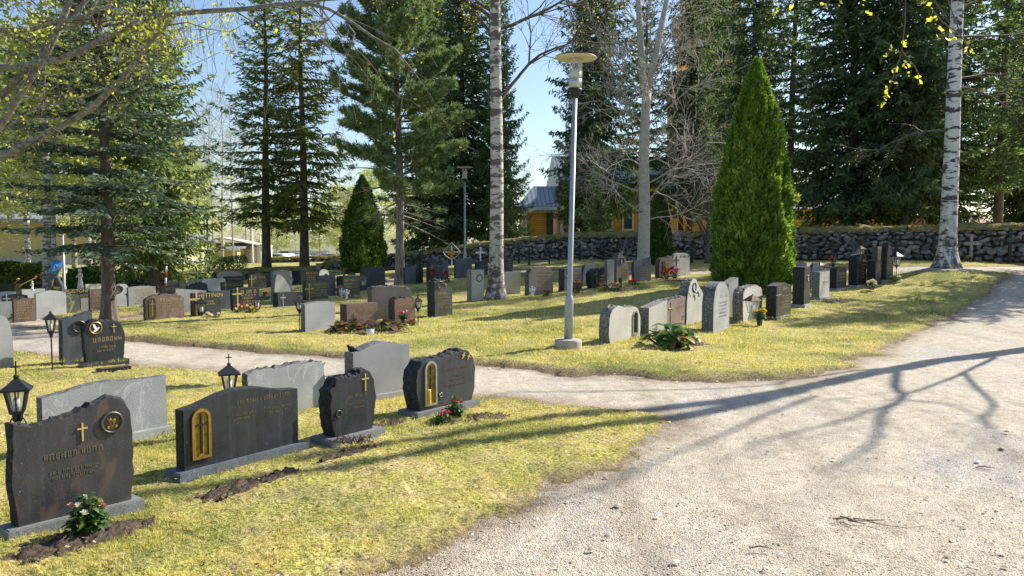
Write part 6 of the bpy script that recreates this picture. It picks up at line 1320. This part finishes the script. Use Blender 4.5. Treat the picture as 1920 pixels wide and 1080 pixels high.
# left parish house
x0 = (-260-960)/F*58; r = empty('parish_house', (-31.5, 62, tz(-31.5, 62)-.1), R(24), 'long low pale yellow brick house with grey plinth at far left', 'building')
mb = MB(); mb.box((-12, 5, 1.75), (24, 10, 3.6)); mb.build('wall', M['yellow'], r); mb = MB(); mb.box((-12, 5, .3), (24.1, 10.1, .8)); mb.build('plinth', M['plinthgrey'], r)
mb = MB(); mb.add([(-25, -1, 3.3), (.6, -1, 3.3), (.6, 11, 4.6), (-25, 11, 4.6), (-25, -1, 3.6), (.6, -1, 3.6), (.6, 11, 4.9), (-25, 11, 4.9)], [(3, 2, 1, 0), (4, 5, 6, 7), (0, 1, 5, 4), (1, 2, 6, 5), (2, 3, 7, 6), (3, 0, 4, 7)]); mb.build('roof', M['roofgrey'], r)
building('parish_wing', 'pale yellow wing seen between the white birch trunks', 'building', 60, 330, 68, 452, 'yellow', 'roofgrey', 440, True, 8, [(-.32, 1.6, 1.4, 2.0, 'wintrim'), (-.25, 1.6, .8, 2.0, 'wintrim'), (-.13, 1.5, 1.2, 2.2, 'wintrim'), (.1, 1.8, 1.2, 1.0, 'wintrim'), (.3, 1.8, 1.2, 1.0, 'wintrim')])
building('parish_annex', 'yellow annex right of the drooping spruce', 'building', 330, 445, 76, 466, 'yellow', 'roofgrey', 455, True, 8, [(.2, 1.8, 1.2, 1.0, 'wintrim')])
# gatehouse with glazed front
x, y, z = at(466, 78); r = empty('glazed_pavilion', (x, y, z-.1), R(0), 'white gabled pavilion with gridded glass front left of the dark spruce', 'building'); w = 2.9
def yz(py, d): return (ray(960, py)[2]/ray(960, py)[1])*d+CAMZ
h0 = yz(460, 78)-z; mb = MB(); mb.box((0, 2.0, h0/2), (w-.3, 3.0, h0)); mb.build('wall', M['palebeige'], r)
mb = MB(); gr_top = yz(447, 78)-z; mb.add([(-w/2-1.2, -.4, gr_top+.1), (w/2+.1, -.4, h0-.05), (w/2+.1, 3, h0-.05), (-w/2-1.2, 3, gr_top+.1), (-w/2-1.2, -.4, gr_top+.22), (w/2+.1, -.4, h0+.07), (w/2+.1, 3, h0+.07), (-w/2-1.2, 3, gr_top+.22)], [(3, 2, 1, 0), (4, 5, 6, 7), (0, 1, 5, 4), (1, 2, 6, 5), (2, 3, 7, 6), (3, 0, 4, 7)]); mb.build('roof', M['palebeige'], r)
mb = MB()
for i in range(8): mb.box((-w/2+i*w/7, .42, h0/2), (.10, .10, h0))
for i in range(6): mb.box((0, .41, .1+i*(h0-.15)/5), (w, .08, .09))
gf = mb.build('window_frame', M['bwhite'], r); mb = MB(); mb.box((0, .47, h0/2), (w-.1, .02, h0-.1)); mb.build('pane', M['steel'], gf)
building('far_house', 'far grey roofed house behind the parked cars, left one', 'house', 505, 600, 125, 487, 'bwhite', 'roofgrey', 470, False, 9, [(-.2, 1.6, 1.5, 1.2, 'wintrim'), (.2, 1.6, 1.5, 1.2, 'wintrim')])
x, y, z = at(617, 120); r = empty('far_house', (x, y, z-.3), 0, 'far house with hipped grey roof behind the rubble wall, right one', 'house'); w = 5.2*1.6; h0 = yz(489, 120)-z+.2; ht = yz(476, 123)-z+.3
mb = MB(); mb.box((0, 3, h0/2), (w*.9, 6, h0)); mb.build('wall', M['bwhite'], r); mb = MB(); mb.add([(-w/2, -.4, h0), (w/2, -.4, h0), (w/2, 6.4, h0), (-w/2, 6.4, h0), (-w/5, 3, ht), (w/5, 3, ht)], [(0, 1, 5, 4), (1, 2, 5), (2, 3, 4, 5), (3, 0, 4), (3, 2, 1, 0)]); mb.build('roof', M['roofgrey'], r)
# church
d = 62; x0 = (982-960)/F*d; r = empty('church', (x0, d, tz(x0, d)), R(4), 'ochre yellow wooden church with grey seamed roof behind the spruces', 'church'); zc = tz(x0, d)
def cx(px): return (px-960)/F*d-x0
def cz(py): return yz(py, d)-zc
ex = cx(1255); mb = MB(); hp = cz(388)
mb.box((cx(1025)/2+.05, 2.5, hp/2), (cx(1025), 5, hp)); mb.box(((cx(1030)+ex)/2+1.2, 6, cz(345)/2), (ex-cx(1030), 9.6, cz(345))); mb.box((cx(1400), 8, cz(370)/2), (cx(1500)-cx(1300), 12, cz(370))); mb.box((cx(1640), 9, cz(385)/2), (cx(1720)-cx(1500)+2.4, 8, cz(385))); wl = mb.build('wall', M['ochre'], r)
mb = MB(); e = hp; vs = [(cx(975), -.5, e), (cx(1050), -.5, e), (cx(1050), 6.5, e), (cx(975), 6.5, e), (cx(1006), 2.5, cz(345)), (cx(1060), 2.5, cz(345))]; mb.add(vs, [(0, 1, 5, 4), (2, 3, 4, 5), (3, 0, 4), (1, 2, 5), (3, 2, 1, 0)])
gable(mb, (cx(1030)+ex)/2+1.2, 6, cz(345), ex-cx(1030), 9.6, 2.8, .3); gable(mb, cx(1400), 8, cz(370), cx(1500)-cx(1300), 12, 4, .3); gable(mb, cx(1640), 9, cz(385), cx(1720)-cx(1500)+2.4, 8, 2.6, .3); mb.build('roof', M['seam'], r)
mb = MB(); mb.box((cx(1014)/2+.3, -.30, e-.22), (cx(1050)-cx(975), .3, .42)); mb.build('cornice', M['bwhite'], r)
for a in (984, 1037, 1057): mb = MB(); mb.box((cx(a), -.03 if a < 1030 else 1.0, cz(425)), (.32, .16, cz(390)-.2)); mb.build('corner_board', M['bwhite'], r)
mb = MB(); mb.box((cx(1022), -.32, cz(396)), (1.7, .7, .12)); mb.build('porch_roof', M['seam'], r)
mb = MB(); mb.box((cx(1031), -.04, cz(420)), (.5, .14, cz(398))); dr = mb.build('door', M['b_dark'], r)
for a in (1145, 1185, 1235): mb = MB(); mb.box((cx(a), 1.12, cz(405)), (.9, .12, 2.2)); wi = mb.build('window', M['bwhite'], r); mb = MB(); mb.box((cx(a), 1.05, cz(405)), (.65, .04, 1.95)); mb.build('pane', M['wintrim'], wi)
d2 = 66; x0 = (1345-960)/F*d2; zt = tz(x0, d2); r = empty('bell_tower', (x0, d2, zt), R(6), 'tall ochre bell tower with white louvres behind the spruces', 'bell tower')
def tzz(py): return yz(py, d2)-zt
mb = MB(); mb.box((0, 2.5, tzz(150)/2), (5.6, 5.6, tzz(150))); mb.box((0, 2.5, tzz(60)), (4.4, 4.4, tzz(20)-tzz(120))); mb.box((0, 2.5, tzz(-60)), (3.4, 3.4, 5.5)); mb.build('wall', M['ochre'], r)
mb = MB()
for py, ww in ((150, 6.2), (100, 5.0), (20, 5.0), (-20, 4.0)): mb.box((0, 2.5, tzz(py)), (ww, ww, .45))
mb.build('cornice', M['bwhite'], r)
for a in (-1.4, 1.4):
    for py in (190, 60): mb = MB(); mb.box((a*.9, -.36 if py > 150 else .26, tzz(py)), (1.1, .14, 2.4)); mb.build('louvre', M['bwhite'], r)
mb = MB(); mb.lathe((0, 2.5, tzz(-120)), [(3, 0), (1.6, 1.6), (.8, 3.5), (0, 7)], 8); mb.build('roof', M['seam'], r)
building('red_roofed_house', 'low reddish roofed house beyond the wall right of the white birch', 'house', 1775, 1850, 55, 418, 'redroof', 'redroof', 402, False, 6, [(0, 1.0, 1, .8, 'wintrim')])

# ------------------------------------------------------------------ parked cars far away
M['carwhite'] = simple('white_car_paint', (.75, .76, .78), .25, 0, .02); M['carblue'] = simple('blue_car_paint', (.03, .10, .35), .25, 0, .05); M['tyre'] = simple('tyre_rubber', (.02, .02, .02), .9)
def car(px, d, m, label, rz, kind=0):
    x, y, z = at(px, d); r = empty('parked_car', (x, y, z), rz, label, 'car', 'cars parked beyond the rubble wall'); L, Wd = 4.5, 1.75
    prof = [(-2.2, .35), (-2.25, .75), (-2.1, 1.0), (-1.75, 1.5), (-.2, 1.56), (.45, 1.48), (1.15, 1.02), (2.0, .9), (2.22, .7), (2.2, .35)] if kind == 0 else [(-2.1, .3), (-2.15, .75), (-1.9, .95), (-1.2, 1.38), (-.1, 1.42), (.5, 1.3), (1.2, .92), (2.0, .8), (2.15, .6), (2.1, .3)]
    mb = MB(); mb.plate([(a, b_) for a, b_ in prof], -Wd/2, Wd/2); mb.build('body', M[m], r)
    mb = MB()
    for s in (-1, 1): mb.plate([(-1.7, 1.02), (-1.5, 1.4), (-.2, 1.46), (.4, 1.36), (.95, 1.02)] if kind == 0 else [(-1.5, .95), (-1.1, 1.28), (-.1, 1.33), (.4, 1.2), (.9, .92)], s*(Wd/2+.004)-.004, s*(Wd/2+.004)+.004)
    mb.build('side_window', M['wintrim'], r); mb = MB(); mb.add([(.5, -.75, 1.47), (.5, .75, 1.47), (1.14, .8, 1.05), (1.14, -.8, 1.05)], [(0, 1, 2, 3)]); mb.build('windscreen', M['wintrim'], r)
    for a in (-1.35, 1.35):
        for s in (-1, 1):
            mb = MB(); mb.tube([(a, s*(Wd/2-.1), .32), (a, s*(Wd/2+.02), .32)], .32, 14); w_ = mb.build('wheel', M['tyre'], r); mb = MB(); mb.tube([(a, s*(Wd/2+.015), .32), (a, s*(Wd/2+.03), .32)], .18, 10); mb.build('rim', M['steel'], w_)
    for s in (-1, 1): mb = MB(); mb.box((2.2, s*.62, .72), (.06, .3, .14)); mb.build('headlight', M['glass'], r)
car(521, 92, 'carwhite', 'white estate car parked furthest left beyond the rubble wall', 2.6); car(549, 98, 'carblue', 'blue hatchback parked behind the narrow trunk', 2.7, 1); car(560, 94, 'carwhite', 'white compact car right beside the blue hatchback', 2.4, 1); car(574, 97, 'carblue', 'dark blue car half hidden by the olive spruce trunk', 2.6, 1)

# ------------------------------------------------------------------ man with rake, wheelbarrow
M['skin'] = simple('skin', (.55, .33, .24), .6, 0, .08); M['shirt'] = simple('blue_shirt', (.03, .22, .62), .8, 0, .12, 5); M['trouser'] = simple('grey_trousers', (.10, .10, .11), .9, 0, .2); M['hair'] = simple('grey_hair', (.22, .19, .17), .9, 0, .2, 60)
M['orange'] = simple('orange_plastic', (.75, .20, .02), .5); M['wood'] = simple('pale_wood', (.52, .36, .16), .7, 0, .15, 12); M['boot'] = simple('dark_boots', (.03, .03, .03), .7)
def person():
    g0 = np.array(at(103, 29.5)); root = empty('person', g0, R(-20), 'man in a bright blue shirt bending over a long wooden rake', 'person')
    J = {'pelvis': ((-.12, 0, .92), .15), 'waist': ((-.06, 0, 1.06), .14), 'chest': ((.10, 0, 1.27), .165), 'upch': ((.19, 0, 1.40), .15), 'neck': ((.27, 0, 1.47), .062), 'head0': ((.31, 0, 1.53), .075), 'head1': ((.36, 0, 1.62), .095), 'head2': ((.38, 0, 1.70), .07)}
    E = [('pelvis', 'waist'), ('waist', 'chest'), ('chest', 'upch'), ('upch', 'neck'), ('neck', 'head0'), ('head0', 'head1'), ('head1', 'head2')]
    for s, n in ((1, 'l'), (-1, 'r')):
        J['hip'+n] = ((-.10, s*.10, .86), .105); J['knee'+n] = ((.05+s*.14, s*.12, .48), .065); J['ankle'+n] = ((-.05+s*.2, s*.13, .09), .042); J['toe'+n] = ((.12+s*.2, s*.14, .045), .04)
        J['sh'+n] = ((.17, s*.19, 1.38), .07); J['el'+n] = ((.22+.05*s, s*.24, 1.10), .046); J['wr'+n] = ((.42, s*.09, 1.12-.12*s), .032); J['hd'+n] = ((.48, s*.035, 1.13-.13*s), .034)
        E += [('pelvis', 'hip'+n), ('hip'+n, 'knee'+n), ('knee'+n, 'ankle'+n), ('ankle'+n, 'toe'+n), ('upch', 'sh'+n), ('sh'+n, 'el'+n), ('el'+n, 'wr'+n), ('wr'+n, 'hd'+n)]
        for k in range(4): J['f%d%s' % (k, n)] = ((.515, s*.01-.02+.0*k, 1.165-.13*s-.022*k), .009); J['g%d%s' % (k, n)] = ((.50, -s*.025, 1.165-.13*s-.022*k), .008); E += [('hd'+n, 'f%d%s' % (k, n)), ('f%d%s' % (k, n), 'g%d%s' % (k, n))]
        J['t'+n] = ((.49, -s*.01, 1.185-.13*s), .010); E.append(('hd'+n, 't'+n))
    ks = list(J); me = bpy.data.meshes.new('body'); me.from_pydata([J[k][0] for k in ks], [(ks.index(a), ks.index(b)) for a, b in E], []); o = bpy.data.objects.new('body', me); C.objects.link(o)
    md = o.modifiers.new('skin', 'SKIN'); md.use_smooth_shade = True
    for i, k in enumerate(ks): me.skin_vertices[0].data[i].radius = (J[k][1], J[k][1]*(1.05))
    me.skin_vertices[0].data[0].use_root = True; o.modifiers.new('sub', 'SUBSURF').levels = 1; o.modifiers['sub'].render_levels = 1
    dg = bpy.context.evaluated_depsgraph_get(); m2 = bpy.data.meshes.new_from_object(o.evaluated_get(dg)); bpy.data.objects.remove(o)
    bo = link('body', m2, [M['skin'], M['shirt'], M['trouser'], M['boot']], root, True)
    for p_ in m2.polygons:
        x, y, z = p_.center; k = 0
        if z < .10: k = 3
        elif z < 1.0 and x < .36: k = 2
        elif z < 1.47 and x < .33 and not (abs(y) > .19 and z < 1.14): k = 1
        p_.material_index = k
    mb = MB(); mb.ball((.345, 0, 1.69), .102, 0, (1, .95, .75), .03, 12, 7); mb.build('hair', M['hair'], bo, True)
    mb = MB(); mb.ball((.455, 0, 1.625), .02, 0, (1, .7, 1.3)); mb.build('nose', M['skin'], bo, True)
    mb = MB(); mb.box((-.22, .10, 1.0), (.10, .14, .16)); mb.build('belt_pouch', M['orange'], bo)
    f = Vector((cos(R(-20)), sin(R(-20)), 0)); p0 = Vector(g0)
    r = empty('rake', tuple(p0+f*.47+Vector((0, 0, 0))), R(-20), 'long handled wooden rake held upright by the man in blue', 'rake'); mb = MB(); mb.tube([(0, 0, .04), (.015, 0, .9), (.03, 0, 1.72)], .016, 8); mb.build('handle', M['wood'], r); mb = MB(); mb.box((0, 0, .05), (.04, .45, .03)); hd = mb.build('rake_head', M['orange'], r); mb = MB()
    for i in range(9): mb.tube([(0, -.2+.05*i, .05), (0, -.2+.05*i, -.02)], .005, 4)
    mb.build('teeth', M['iron'], hd)
person()
x, y, z = at(12, 28.5); r = empty('wheelbarrow', (x, y, z), .1, 'wheelbarrow loaded with garden tools by the sunlit hedge', 'wheelbarrow'); mb = MB()
mb.add([(-.45, -.3, .62), (.45, -.3, .62), (.45, .3, .62), (-.45, .3, .62), (-.25, -.18, .32), (.3, -.18, .32), (.3, .18, .32), (-.25, .18, .32)], [(0, 1, 5, 4), (1, 2, 6, 5), (2, 3, 7, 6), (3, 0, 4, 7), (4, 5, 6, 7)]); mb.build('tray', M['iron'], r)
for s in (-1, 1): mb = MB(); mb.tube([(-.95, s*.25, .55), (-.3, s*.25, .33), (.55, s*.06, .2)], .018, 6); mb.tube([(-.3, s*.22, .33), (-.4, s*.24, 0)], .016, 6); mb.build('handle', M['galv'], r)
mb = MB(); mb.tube([(.58, -.04, .18), (.58, .04, .18)], .18, 16); mb.build('wheel', M['tyre'], r)
for i, (dx, m, lb) in enumerate([(.1, 'orange', 'orange handled tool sticking out of the wheelbarrow to the left'), (.25, 'wood', 'pale wooden shafted tool leaning right out of the wheelbarrow')]):
    rr = empty('garden_tool', (x+dx, y, z+.45), 0, lb, 'garden tool'); mb = MB(); mb.tube([(0, 0, 0), (.25+.5*i, .05, .28+.1*i)], .02, 6); mb.build('shaft', M[m], rr); mb = MB(); mb.ball((.26+.5*i, .05, .32+.1*i), .06 if i == 0 else .035, 0, (1.2, .8, .8)); mb.build('grip', M['orange'], rr)
